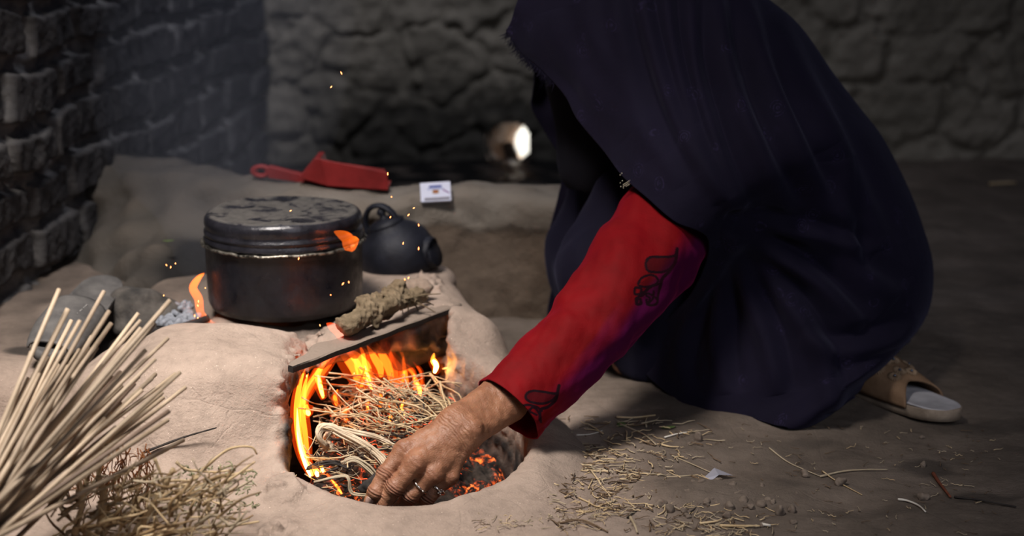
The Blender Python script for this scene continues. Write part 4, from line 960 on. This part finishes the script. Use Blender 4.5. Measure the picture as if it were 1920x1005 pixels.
# sparks
em = M('spark_glow'); em.color((.1, .02, .01)); em.b.inputs['Emission Color'].default_value = (1, .28, .08, 1); em.b.inputs['Emission Strength'].default_value = 7
sv, sf = lathe([(.0001, -.0016), (.0007, -.0007), (.0008, .0004), (.0001, .0016)], 8); proto = None; r = np.random.RandomState(6)
for px, py in [(734, 369), (776, 390), (766, 403), (732, 407), (785, 422), (756, 456), (785, 466), (640, 137), (621, 163), (654, 529), (643, 532), (620, 553), (307, 554), (372, 565), (371, 573), (312, 497), (320, 501), (329, 494), (365, 592), (371, 596), (759, 524), (766, 521), (560, 485), (600, 610), (620, 725), (575, 705), (566, 693), (650, 635), (727, 326), (385, 540), (545, 395), (664, 700)]:
    o = mesh_np('spark', sv, sf, em.m) if proto is None else proto.copy()
    if proto is None: proto = o
    else: COL.objects.link(o)
    o.location = P(px, py, 2.30 + .12 * r.rand()); o.rotation_euler = (r.randn() * .4, r.randn() * .4, 0); o.scale = (1, 1, .7 + r.rand())
    tag(o, 'tiny orange spark drifting in the air above the fire', 'spark', 'sparks above the fire')

# ------------------------------------------------------------------ bundle of reed sticks (front left)
def bundle():
    root = empty('stick_bundle', P(-40, 1010, 1.62), 'fanned bundle of thin pale reed sticks at the front left', 'stick bundle')
    mats = [var_mat('reed_' + n, a, b, 12, .6, bump=.0005) for n, a, b in (('pale', (.34, .255, .175), (.58, .46, .34)), ('tan', (.22, .165, .115), (.42, .33, .245)), ('brown', (.09, .058, .042), (.22, .155, .115)))]
    tips = [(111, 542, 0), (127, 580, 0), (134, 601, 0), (195, 546, 1), (205, 583, 1), (209, 606, 1), (150, 601, 0), (182, 651, 1), (259, 588, 0), (263, 601, 1), (319, 563, 1), (290, 606, 1), (315, 634, 1), (291, 673, 1), (273, 656, 0), (251, 643, 0), (223, 648, 0), (150, 656, 0), (109, 684, 0), (52, 709, 0), (292, 701, 1), (329, 701, 0), (338, 698, 0), (348, 726, 0), (306, 745, 0), (315, 787, 0), (226, 754, 0), (195, 712, 0)]
    r = np.random.RandomState(12); b0 = np.array([-45, 1015])
    extra = []
    for _ in range(34):
        a = r.rand(); x = 60 + 260 * a + 14 * r.randn(); y = 690 + 90 * a + 45 * r.randn(); extra.append((x, y, r.choice([0, 1, 2], p=[.35, .33, .32])))
    for i, (x, y, k) in enumerate(tips + extra):
        ang = math.atan2(1015 - y, x + 45); Yt = 1.80 + .12 * (1 - ang / 1.5) + .04 * r.randn() + .02
        bx, by = b0 + np.array([-1, 0]) * (ang - .75) * 70 + r.randn(2) * 12
        p0, p1 = np.array(P(bx, by, 1.64 + .02 * r.randn())), np.array(P(x, y, max(1.74, Yt))); p0 = p0 + (p0 - p1) * min(.7, max(0, (p0[2] - .014) / max(.05, p1[2] - p0[2]))); mid = (p0 + p1) / 2 + r.randn(3) * .0025
        q = crom([p0, mid, p1], 8); rad = .0025 + .0009 * r.rand(); V, F = tubes([(q, np.linspace(rad * 1.15, rad * .9, 8))], 8)
        o = mesh_np('stick', V, F, mats[k], root); o.matrix_parent_inverse = Matrix.Translation(root.location).inverted()
bundle()
# ------------------------------------------------------------------ dry brush heap in front of the stove
def brush():
    r = np.random.RandomState(44); ps = []; ps2 = []; ps3 = []
    for _ in range(250):
        x, y = 90 + 340 * r.rand() ** .9, 1020 - 120 * r.rand() ** 1.3; Yq = 1.76 + .10 * r.rand(); a = abs(.75 + .75 * r.randn()); L = 35 + 95 * r.rand() ** 1.5
        x1, y1 = x + L * math.cos(a), y - L * .7 * abs(math.sin(a)); 
        if y1 < 850 or x1 > 500: continue
        q = wavy(P(x, y, Yq), P(x1, y1, Yq + .015 * r.randn()), .07, 9, r); ps.append((q, np.linspace(.0016, .0007, 9) * (.6 + 1.1 * r.rand())))
    V, F = tubes(ps[::3], 5); o = mesh_np('dry_brush', V, F, STRAW2); tag(o, 'greyish dry stems mixed through the grass heap at the front left', 'dry grass', kind='stuff')
    V, F = tubes(ps[1::3], 5); o = mesh_np('dry_brush', V, F, var_mat('dark_gap_grass', (.13, .08, .04), (.30, .20, .10), 30, .8)); tag(o, 'brownish stems coloured dark like shaded gaps in the grass heap at the front left', 'dry grass', kind='stuff')  # stems darkened in colour to stand for shaded gaps between stalks
    V, F = tubes(ps[2::3], 5); o = mesh_np('dry_brush', V, F, STRAW); tag(o, 'heap of tangled yellow dry grass stalks at the front left corner', 'dry grass', kind='stuff')
    for _ in range(120):
        x, y = 130 + 150 * r.rand(), 905 - 75 * r.rand(); Yq = 1.93 + .04 * r.rand(); x1, y1 = x + 14 * r.randn(), y + 20 + 60 * r.rand()
        ps2.append((wavy(P(x, y, Yq), P(x1, y1, Yq - .01), .12, 7, r), np.linspace(.0010, .0004, 7)))
    V, F = tubes(ps2, 4); o = mesh_np('rusty_rootlets', V, F, var_mat('rusty_root', (.10, .028, .010), (.30, .11, .03), 30, .8)); tag(o, 'rust-brown fine rootlets hanging behind the dry grass below the sticks', 'rootlets', kind='stuff')
    for _ in range(90):
        x, y = 330 + 150 * r.rand(), 960 - 90 * r.rand() ; Yq = 1.86 + .06 * r.rand(); a = r.rand() * 6.28; ps3.append((wavy(P(x, y, Yq), P(x + 14 * math.cos(a), y + 10 * math.sin(a), Yq), .2, 6, r), np.linspace(.0012, .0005, 6)))
    V, F = tubes(ps3, 4); o = mesh_np('dry_herb_leaves', V, F, var_mat('grey_green_herb', (.16, .17, .09), (.34, .33, .20), 40, .8)); tag(o, 'grey-green withered herb leaves on the right side of the grass heap', 'withered leaves', kind='stuff')
    big = [([(185, 1000), (195, 930), (185, 880), (205, 820)], 1.80, .0040, 'thick straw stem leaning up against the reed sticks'), ([(140, 1000), (155, 940), (150, 900)], 1.79, .0034, 'pale straw stem standing left in the grass heap'),
           ([(255, 1000), (285, 950), (310, 910), (325, 878)], 1.82, .0042, 'thick grey forked twig in the middle of the grass heap'), ([(262, 975), (330, 945), (420, 905), (478, 866)], 1.83, .0022, 'long white stalk pointing up to the right from the grass heap'),
           ([(280, 930), (340, 922), (400, 900), (474, 880)], 1.84, .0020, 'second long white stalk just under the upper one on the grass heap'), ([(345, 915), (390, 872), (430, 842), (470, 838), (482, 852)], 1.86, .0018, 'thin arched stalk bending over at the top of the grass heap'),
           ([(330, 866), (350, 880), (400, 885), (430, 882)], 1.86, .0018, 'thin yellow stalk lying level on top of the grass heap'), ([(290, 860), (300, 885), (320, 930), (345, 960)], 1.82, .0018, 'curved yellow stalk hanging down in the middle of the grass heap'),
           ([(300, 1000), (370, 990), (440, 985), (486, 978)], 1.83, .0022, 'pale stalk lying flat at the bottom of the grass heap'), ([(388, 960), (392, 920), (392, 884)], 1.84, .0016, 'short upright yellow stalk in the grass heap'),
           ([(270, 848), (330, 825), (360, 815), (406, 802)], 2.10, .0016, 'thin dark brown twig stuck out over the clay shoulder'), ([(500, 1000), (530, 940), (556, 890)], 2.02, .0010, 'thin yellow grass blade on the rim at the lower left of the fire hole')]
    for pts, Yq, rad, lab in big:
        q = crom([P(x, y, Yq) for x, y in pts], 18); V, F = tubes([(q, np.linspace(rad * 1.25, rad * .6, 18) * (1 + .1 * np.sin(np.arange(18) * 1.7)))], 8)
        o = mesh_np('dry_stalk', V, F, STRAW if 'dark' not in lab else CHAR); tag(o, lab, 'stalk')
brush()

# ------------------------------------------------------------------ litter on the trodden ground
def surf_z(x, y): return float(floor_h(np.array([x]), np.array([y]))[0])
def litter():
    r = np.random.RandomState(55); ps = [[], [], []]
    def put(px, py, L, rad, k):
        g = G(px, py, .004); a = r.rand() * math.pi; d = np.array([math.cos(a), math.sin(a), 0]); z = max(surf_z(g.x, g.y), .010 - .05 * float(sm(.03, .22, g.x)) if g.x < .2 else -1) + rad + .001
        c = np.array([g.x, g.y, z]); q = wavy(c - d * L / 2, c + d * L / 2, .07, 6, r); q[:, 2] = z + np.abs(r.randn(6)) * .0012; ps[k].append((q, np.linspace(rad, rad * .5, 6)))
    for _ in range(460):
        x, y = (1130 + 95 * r.randn(), 880 + 62 * r.randn())
        if 1020 < x < 1340 and 785 < y < 1003: put(x, y, .010 + .040 * r.rand() ** 2, .0007 + .0007 * r.rand(), r.choice(3, p=[.35, .3, .35]))
    for _ in range(260):
        x, y = 1080 + 800 * r.rand(), 790 + 210 * r.rand()
        put(x, y, .006 + .014 * r.rand() ** 2, .0006, r.choice(3, p=[.2, .3, .5]))
    for _ in range(120):
        x, y = 880 + 260 * r.rand(), 955 + 48 * r.rand(); put(x, y, .006 + .016 * r.rand(), .0006, r.choice(3))
    for _ in range(110):
        x, y = 1330 + 70 * r.randn(), 985 + 22 * r.randn(); put(x, y, .008 + .02 * r.rand(), .0008, r.choice(3))
    for k, (nm, mt, lab) in enumerate((('straw_litter', STRAW, 'scattered pale straw bits on the ground right of the fire hole'), ('stalk_litter', STRAW2, 'scattered grey stalk bits on the ground right of the fire hole'), ('twig_litter', var_mat('brown_twig', (.05, .03, .018), (.17, .11, .065), 30, .85), 'scattered brown twig bits on the ground right of the fire hole'))):
        V, F = tubes(ps[k], 4); o = mesh_np(nm, V, F, mt); tag(o, lab, 'litter', kind='stuff')
    BT = bpy.data.materials['brown_twig']; RT = var_mat('red_twig', (.10, .028, .015), (.20, .06, .03), 30, .8); WT = var_mat('white_stem', (.50, .46, .40), (.70, .66, .60), 30, .7)
    big = [([(1156, 785), (1190, 787), (1229, 786)], .0017, STRAW, 'long pale straw lying nearest the hem of the veil'), ([(1163, 800), (1193, 811), (1212, 822), (1230, 841)], .0017, STRAW2, 'knotted pale twig slanting down right of the sleeve cuff'), ([(1246, 825), (1268, 819), (1288, 815)], .0014, WT, 'short whitish twig on bare ground below the veil hem'),
           ([(1240, 841), (1256, 843), (1273, 842)], .0016, STRAW, 'short thick yellow straw on the bare ground'), ([(1260, 856), (1300, 868), (1331, 880), (1348, 881)], .0012, STRAW2, 'thin straw pointing at the clear plastic scrap from the left'), ([(1081, 815), (1106, 814), (1130, 809)], .0012, WT, 'thin whitish twig just below the red cuff'),
           ([(1042, 803), (1070, 822), (1096, 842), (1112, 860)], .0018, BT, 'long brown twig running down right from the cuff'), ([(1050, 822), (1058, 850), (1069, 885)], .0014, BT, 'dark brown twig upright at the left of the straw scatter'), ([(1104, 877), (1120, 897), (1135, 916), (1165, 927), (1193, 934)], .0012, STRAW, 'bent yellow stalk crossing the middle of the straw scatter'),
           ([(1122, 955), (1140, 944), (1157, 933)], .0014, STRAW, 'short bright straw slanting up near the bottom'), ([(1085, 935), (1105, 948), (1116, 955), (1140, 957), (1163, 958)], .0013, STRAW, 'pale bent stalk below the short bright straw'), ([(1046, 988), (1086, 982), (1110, 988), (1140, 1003)], .0014, BT, 'brown bent twig along the bottom edge of the picture'),
           ([(1250, 895), (1275, 894), (1298, 889)], .0016, STRAW2, 'grey straw piece left of the clear plastic scrap'), ([(1297, 891), (1312, 900), (1322, 918), (1330, 934)], .0020, BT, 'thick curved brown twig below left of the plastic scrap'), ([(1376, 896), (1390, 902), (1409, 913)], .0012, BT, 'thin brown stem touching the plastic scrap on the right'),
           ([(1442, 844), (1475, 862), (1510, 874), (1538, 884)], .0012, STRAW2, 'long thin grey stem on the dark ground in the middle right'), ([(1543, 874), (1570, 895), (1617, 918)], .0012, STRAW, 'thin yellow stem slanting down on the dark ground'), ([(1538, 886), (1580, 874), (1620, 874), (1665, 872)], .0016, STRAW2, 'branched grey twig lying level on the dark ground'),
           ([(1684, 930), (1700, 933), (1722, 946), (1735, 963)], .0018, WT, 'curved white stem on the dark ground at the lower right'), ([(1750, 882), (1762, 900), (1782, 929)], .0028, RT, 'thick dark red stick on the dark ground at the right'), ([(1790, 928), (1840, 940), (1905, 955)], .0018, CHAR, 'long black twig at the right edge beyond the red stick'),
           ([(1290, 962), (1310, 946), (1330, 932)], .0012, CHAR, 'thin dark twig continuing down from the curved brown twig'), ([(1176, 975), (1190, 958), (1215, 940)], .0012, CHAR, 'dark forked twig near the bottom middle'), ([(1182, 975), (1190, 990), (1195, 1003)], .0022, STRAW2, 'short greyish stick end at the bottom edge'),
           ([(1350, 985), (1390, 986), (1425, 984)], .0020, STRAW, 'thick yellow stalk in the crumbled soil at the bottom'), ([(1312, 982), (1340, 979), (1352, 974)], .0018, STRAW, 'yellow stalk with a leaf end left of the thick one in the crumbled soil'), ([(1428, 981), (1445, 983)], .0024, WT, 'short white stub in the crumbled soil'), ([(1330, 945), (1365, 940), (1390, 938)], .0012, STRAW, 'thin straw above the crumbled soil'),
           ([(1856, 346), (1880, 344), (1905, 343)], .0045, STRAW, 'pale stick on the floor by the back wall at the far right')]
    for pts, rad, mt, lab in big:
        q = []
        for x, y in pts:
            g = G(x, y, .004); q.append((g.x, g.y, max(surf_z(g.x, g.y), .010 - .05 * float(sm(.03, .22, g.x)) if g.x < .2 else -1) + rad + .0008))
        q = crom(q, 16) if len(q) > 2 else np.array(q); V, F = tubes([(q, np.linspace(rad, rad * .6, len(q)))], 7); o = mesh_np('twig', V, F, mt); tag(o, lab, 'twig')
    # crumbs of soil
    proto = None; cm = var_mat('soil_crumb', (.10, .075, .06), (.19, .15, .12), 60, .95, bump=.002)
    for k in range(46):
        x, y = (1340 + 75 * r.randn(), 925 + 20 * r.randn()) if k < 34 else (1150 + 700 * r.rand(), 800 + 180 * r.rand())
        s_ = .003 + .006 * r.rand() ** 2; g = G(x, y, .006)
        if proto is None: proto = rock('soil_crumb', (0, 0, 0), (.010, .009, .007), 161, cm, .25, .0016); o = proto
        else: o = proto.copy(); COL.objects.link(o)
        o.location = (g.x, g.y, surf_z(g.x, g.y) + s_ * .5); o.scale = (s_ / .01,) * 3; o.rotation_euler = (r.rand() * 6, r.rand() * 6, r.rand() * 6)
        tag(o, 'small crumb of dry soil on the ground', 'soil crumb', 'soil crumbs on the ground')
    # clear plastic scrap
    g = G(1356, 905); Vp = np.array([(-.028, .0, .002), (-.008, .028, .008), (.016, .012, .003), (-.006, -.006, .011), (-.02, -.012, .001)]); Fp = [np.array([(0, 3, 1), (1, 3, 2), (0, 4, 3)])]
    m = M('clear_plastic'); m.color((.42, .42, .50)).set(.25, 0, .5, Alpha=.62); o = mesh_np('plastic_scrap', Vp + np.array([g.x, g.y + .01, surf_z(g.x, g.y)]), Fp, m.m, smooth=False)
    s_ = o.modifiers.new('s', 'SOLIDIFY'); s_.thickness = .0004; tag(o, 'torn folded scrap of cloudy clear plastic on the ground', 'plastic scrap')
    lm = var_mat('green_leaf', (.05, .09, .02), (.12, .17, .05), 60, .6)
    def leaf(c, L, W, rz, lab, tilt=0):
        t = np.linspace(0, 1, 12); u = np.linspace(-1, 1, 7); T, U = np.meshgrid(t, u, indexing='ij'); V = np.stack([(T - .5) * L, U * W * .5 * np.sin(T * math.pi) ** .8, .12 * W * U ** 2 + .1 * L * (T - .5) ** 2], -1).reshape(-1, 3)
        o = mesh_np('leaf', V, grid_faces(12, 7), lm); o.location = c; o.rotation_euler = (tilt, 0, rz); s_ = o.modifiers.new('s', 'SOLIDIFY'); s_.thickness = .0004; tag(o, lab, 'leaf')
    g = G(1253, 813); leaf((g.x, g.y, surf_z(g.x, g.y) + .002), .022, .010, .2, 'small green leaf on the ground below the veil hem'); g = G(1165, 806); leaf((g.x, g.y, surf_z(g.x, g.y) + .002), .018, .014, 1.2, 'round dull green leaf beside the knotted twig')
    leaf(tuple(P(316, 452, 2.78)), .020, .007, .2, 'tiny green leaf on the dusty slope left of the pot')
litter()

# ------------------------------------------------------------------ embroidered slipper at the right
def slipper():
    o0 = G(1799, 786); d = np.array([-.118, .200]); d = d / np.linalg.norm(d); ang = math.atan2(d[1], d[0]); root = empty('slipper', (o0.x - .004, o0.y, surf_z(o0.x, o0.y)), 'tan slip-on slipper with flower rosettes by the veil hem', 'slipper')
    L = .235
    def outline(t): # half widths left/right
        w = .036 + .010 * np.sin((t - .2) * 2.6); w = w * np.minimum(1, np.sqrt(np.clip(1 - ((t - .16) / .16) ** 2, 0, 1)) * (t < .16) + (t >= .16)) * np.sqrt(np.clip(1 - np.clip((t - .78) / .22, 0, 1) ** 2.2, 0, 1)); return w
    t = np.concatenate([.16 * (1 - np.cos(np.linspace(0, math.pi / 2, 14))), np.linspace(.16, .78, 30)[1:], .78 + .22 * np.sin(np.linspace(0, math.pi / 2, 14))[1:]]); w = outline(t); w[0] = w[-1] = 0
    cx = .006 * np.sin(t * 3)
    def slab(z0, z1, k, lift=0):
        loop = np.concatenate([np.stack([t * L, cx + w * k], -1), np.stack([t * L, cx - w * k], -1)[::-1][1:-1]]); n = len(loop); c = np.array([L * .5, 0]); V = []
        zz = lambda p: .012 * np.clip((p[:, 0] / L - .75) / .25, 0, 1) ** 2 + .004 * (1 - np.clip(p[:, 0] / L / .25, 0, 1)) * lift
        rings = [(z0, .0), (z0, .9), (z0 + .002, .985), ((z0 + z1) / 2, 1.0), (z1 - .002, 1.0), (z1, .98), (z1 - .001, .93), (z1 - .0015, .0)]
        for z, s in rings:
            p = c + (loop - c) * s; V.append(np.concatenate([p, (z + zz(p))[:, None]], 1))
        return np.concatenate(V), grid_faces(len(rings), n, True)[:, ::-1]
    sole = var_mat('dirty_rubber', (.16, .12, .09), (.30, .24, .185), 40, .8, bump=.0015); tan = var_mat('tan_suede', (.13, .075, .042), (.22, .135, .08), 30, .8, bump=.0008, bscale=200); ins = var_mat('pale_insole', (.26, .25, .27), (.44, .43, .46), 26, .55, bump=.001)
    V, F = slab(0, .021, 1.0, 1); mesh_np('sole', V, F, sole, root)['label'] = 'dirty pale rubber sole'
    V, F = slab(.0195, .0245, .93); mesh_np('insole', V, F, ins, root)['label'] = 'shiny pale grey insole'
    # vamp: arch from side to side, t .40 -> .99
    nu, nv = 40, 44; u = np.linspace(0, 1, nu); v = np.linspace(0, math.pi, nv); U, Vv = np.meshgrid(u, v, indexing='ij')
    tt = .42 + .52 * U - .14 * (1 - U) * np.abs(np.cos(Vv)) ** 1.5; wv = np.maximum(outline(np.clip(tt, 0, .93)), .028) * 1.02; hh = .028 + .044 * U ** .8
    X = tt * L; Y = .006 * np.sin(tt * 3) + wv * np.cos(Vv); Z = .016 + hh * np.sin(Vv) ** .8 + .004 * (Vv < 0); up = mesh_np('upper', np.stack([X, Y, Z], -1), grid_faces(nu, nv), tan, root); s_ = up.modifiers.new('s', 'SOLIDIFY'); s_.thickness = .003; s_.offset = -1; up['label'] = 'tan suede upper'
    pet = var_mat('rosette_cloth', (.16, .105, .065), (.30, .21, .135), 60, .85); bm = M('grey_bead'); bm.color((.10, .12, .17)).set(.2, .5, .6)
    for tu, vv in ((.36, 2.20), (.16, 1.90), (.40, 1.75), (.20, 1.48), (.42, 1.34), (.20, 1.08), (.42, .92), (.60, 1.55)):
        i, j = int(tu * (nu - 1)), int(vv / math.pi * (nv - 1)); c = np.array([X[i, j], Y[i, j], Z[i, j]]); du = np.array([X[i + 1, j] - X[i, j], Y[i + 1, j] - Y[i, j], Z[i + 1, j] - Z[i, j]]); dv = np.array([X[i, j + 1] - X[i, j], Y[i, j + 1] - Y[i, j], Z[i, j + 1] - Z[i, j]])
        n = np.cross(du, dv); n /= np.linalg.norm(n); n *= np.sign(n[2]); e1 = du / np.linalg.norm(du); e2 = np.cross(n, e1); ps = []
        for k in range(16):
            a = k * 2 * math.pi / 16; dr = e1 * math.cos(a) + e2 * math.sin(a); ps.append((np.array([c + n * .002 + dr * .002, c + n * .0045 + dr * .0065, c + n * .0035 + dr * .0115]), [.0010, .0016, .0008]))
        V_, F_ = tubes(ps, 5); ro = mesh_np('rosette', V_, F_, pet, root)
        sv, sf = lathe([(.0001, -.002), (.0024, 0), (.0018, .0018), (.0001, .0024)], 12); R = np.stack([e1, e2, n], 1); mesh_np('bead', (sv @ R.T) + c + n * .005, sf, bm.m, ro)
    root.rotation_euler = (0, 0, ang); root.location.z += .0
slipper()

# ------------------------------------------------------------------ plastic sandal left, dustpan and matchbox on the ledge
def sandal():
    a, b = G(78, 668, .125), G(207, 552, .125); d = np.array(b - a); L = np.linalg.norm(d); ang = math.atan2(d[1], d[0]); root = empty('sandal', (a.x, a.y, .112), 'dusty dark plastic slide sandal behind the reed sticks', 'sandal')
    g = var_mat('dusty_dark_plastic', (.055, .052, .052), (.12, .112, .108), 30, .8, bump=.0008); t = .5 - .5 * np.cos(np.linspace(0, math.pi, 36)); w = .040 * np.sqrt(np.clip(1 - (2 * t - 1) ** 4, 0, 1)) * (1 - .10 * np.cos(t * 9)); c = np.array([L / 2, 0])
    loop = np.concatenate([np.stack([t * L, w], -1), np.stack([t * L, -w], -1)[::-1][1:-1]]); V = []
    for z, s in ((0, 0), (0, .93), (.004, 1), (.016, 1), (.018, .97), (.014, .90), (.013, 0)): V.append(np.concatenate([c + (loop - c) * s, np.full((len(loop), 1), z)], 1))
    mesh_np('sole', np.concatenate(V), grid_faces(7, len(loop), True)[:, ::-1], g, root)
    nu, nv = 20, 30; U, Q = np.meshgrid(np.linspace(.08, .50, nu), np.linspace(0, math.pi, nv), indexing='ij'); wv = .042 * np.sqrt(np.clip(1 - (2 * U - 1) ** 4, 0, 1)); o = mesh_np('strap', np.stack([U * L, wv * np.cos(Q), .010 + .032 * np.sin(Q) ** .7 * np.clip((U - .02) * 4, .4, 1)], -1), grid_faces(nu, nv), g, root); s_ = o.modifiers.new('s', 'SOLIDIFY'); s_.thickness = .004; s_.offset = -1
    cu = bpy.data.curves.new('t', 'FONT'); cu.body = 'DURA'; cu.size = .017; cu.extrude = .0006; cu.align_x = 'CENTER'; cu.align_y = 'CENTER'; to = bpy.data.objects.new('t', cu); COL.objects.link(to); dg = bpy.context.evaluated_depsgraph_get(); me = bpy.data.meshes.new_from_object(to.evaluated_get(dg)); bpy.data.objects.remove(to)
    me.materials.clear(); lm = M('pale_lettering'); lm.color((.30, .29, .28)).set(.7); me.materials.append(lm.m); lo = bpy.data.objects.new('lettering', me); link(lo, o); lo.location = (L * .36, -.012, .0425); lo.rotation_euler = (math.radians(14), 0, math.pi - .1 - math.pi / 2 * 0); lo['label'] = 'raised pale capital letters'
    root.rotation_euler = (math.radians(10), math.radians(-5), ang)
sandal()
def dustpan():
    c = P(600, 345, 3.02); root = empty('dustpan', c, 'red plastic dustpan lying on the mud ledge behind the pot', 'dustpan'); m = var_mat('dusty_red_plastic', (.16, .010, .010), (.30, .022, .022), 18, .55, bump=.0006)
    def ext(poly, y0, y1):
        n = len(poly); A = np.array([P(x, y, y0) for x, y in poly]); B = A + np.array([0, y1 - y0, 0]); F = [np.array([[i, (i + 1) % n, (i + 1) % n + n, i + n] for i in range(n)]), np.array([list(range(n))[::-1]]), np.array([list(range(n, 2 * n))])]
        return np.concatenate([A, B]), F
    def add(nm, poly, y0, y1):
        V, F = ext(poly, y0, y1); o = mesh_np(nm, V, F, m, smooth=False); adopt(root, o); bevel(o, .0015); return o
    add('side_wall', [(612, 349), (598, 298), (726, 323), (728, 357)], 2.975, 2.979); add('side_wall', [(612, 344), (600, 300), (722, 318), (724, 350)], 3.048, 3.052)
    add('pan_base', [(612, 349), (728, 357), (728, 352), (612, 344)], 2.977, 3.05); add('back_wall', [(560, 334), (590, 297), (600, 297), (614, 349)], 2.977, 3.05)
    add('handle', [(503, 312), (612, 338), (614, 350), (503, 334)], 3.03, 3.05)
    a = np.linspace(0, 2 * math.pi, 40)[:-1]; cc = P(490, 321, 3.04); q = np.linspace(0, 2 * math.pi, 10)[:-1]; V = np.array(cc) + np.stack([(.0120 + .0062 * np.cos(q))[None] * np.cos(a)[:, None] * 1.2, .008 * np.sin(q)[None] + 0 * a[:, None], (.0090 + .0048 * np.cos(q))[None] * np.sin(a)[:, None]], -1)
    i = np.arange(39)[:, None]; j = np.arange(9)[None]; F = np.stack([i * 9 + j, ((i + 1) % 39) * 9 + j, ((i + 1) % 39) * 9 + (j + 1) % 9, i * 9 + (j + 1) % 9], -1).reshape(-1, 4)
    o = mesh_np('hanging_loop', V.reshape(-1, 3), F, m); adopt(root, o)
dustpan()
def matchbox():
    c = P(817, 361, 2.925); s = 2.97 / FPX; Wd, Hh = 57 * s, 37 * s; root = empty('matchbox', c, 'small white matchbox leaning on the front edge of the mud ledge', 'matchbox'); wm = M('white_card'); wm.color((.62, .64, .80)).set(.6)
    V, F = boxm(Wd, .014, Hh); o = mesh_np('box_sleeve', V, F, wm.m, root, False); bevel(o, .0006)
    def mk(nm, col, x, y, w_, h_, rot=0, lab=None):
        m = M(nm + '_ink'); m.color(col).set(.6); V, F = boxm(w_ * s, .0005, h_ * s); ca, sa = math.cos(rot), math.sin(rot); V = V @ np.array([[ca, 0, sa], [0, 1, 0], [-sa, 0, ca]]); p = mesh_np(nm, V + np.array([x * s, -.0072, y * s]), F, m.m, o, False)
        if lab: p['label'] = lab
    mk('printed_title', (.04, .07, .30), 0, 10, 24, 4.5, 0, 'blurred blue lettering'); mk('printed_title', (.20, .25, .50), 0, 5.5, 31, 1.6, 0, 'thin blue line of lettering'); mk('picture_panel', (.30, .13, .02), 0, 0, 11.5, 7, 0, 'small orange and dark picture'); mk('picture_panel', (.42, .05, .02), 0, .5, 5, 4)
    mk('slanted_stripe', (.16, .02, .22), 19.5, 0, 14, 2.2, math.radians(-32), 'purple slanted stripe'); mk('striking_strip', (.18, .17, .22), 2, -13.5, 47, 5, 0, 'grey striking strip')
    V, F = boxm(Wd * .97, .0135, .001); 
    root.rotation_euler = (math.radians(-24), math.radians(-3), math.radians(2))
matchbox()
o = mesh_np('plastic_shard', np.array([P(1644, 674, 2.62), P(1668, 688, 2.60), P(1652, 692, 2.60), P(1656, 684, 2.61)]), [np.array([(0, 1, 3), (0, 3, 2), (0, 2, 1), (1, 2, 3)])], simple('blue_plastic', (.10, .12, .22), .4), smooth=False)
tag(o, 'small bluish pointed shard standing behind the slipper', 'plastic shard')
# ------------------------------------------------------------------ smoke
def smoke():
    h = .022; lo = (-.9, 2.40, .10); hi = (-.1, 3.6, 1.1); Xa, Ya, Za = axes(lo, hi, h)
    n1 = Noise(2.2, 12, 171)
    D = smin(cap(Xa, Ya, Za, (-.52, 2.66, .20), (-.56, 2.98, .40), .06, .20), cap(Xa, Ya, Za, (-.56, 2.98, .40), (-.50, 3.15, .75), .20, .22), .1) + .02 * n1(Xa, Ya, Za)
    V, F = surf_nets(D, lo, h); m = bpy.data.materials.new('thin_smoke'); m.use_nodes = True; t = m.node_tree; t.nodes.clear(); v = t.nodes.new('ShaderNodeVolumePrincipled'); v.inputs['Color'].default_value = (.75, .8, 1, 1); v.inputs['Density'].default_value = .22
    ou = t.nodes.new('ShaderNodeOutputMaterial'); t.links.new(v.outputs[0], ou.inputs['Volume']); o = mesh_np('smoke', V, F, m); tag(o, 'thin bluish smoke drifting up behind the pot by the brick wall', 'smoke', kind='stuff')
smoke()
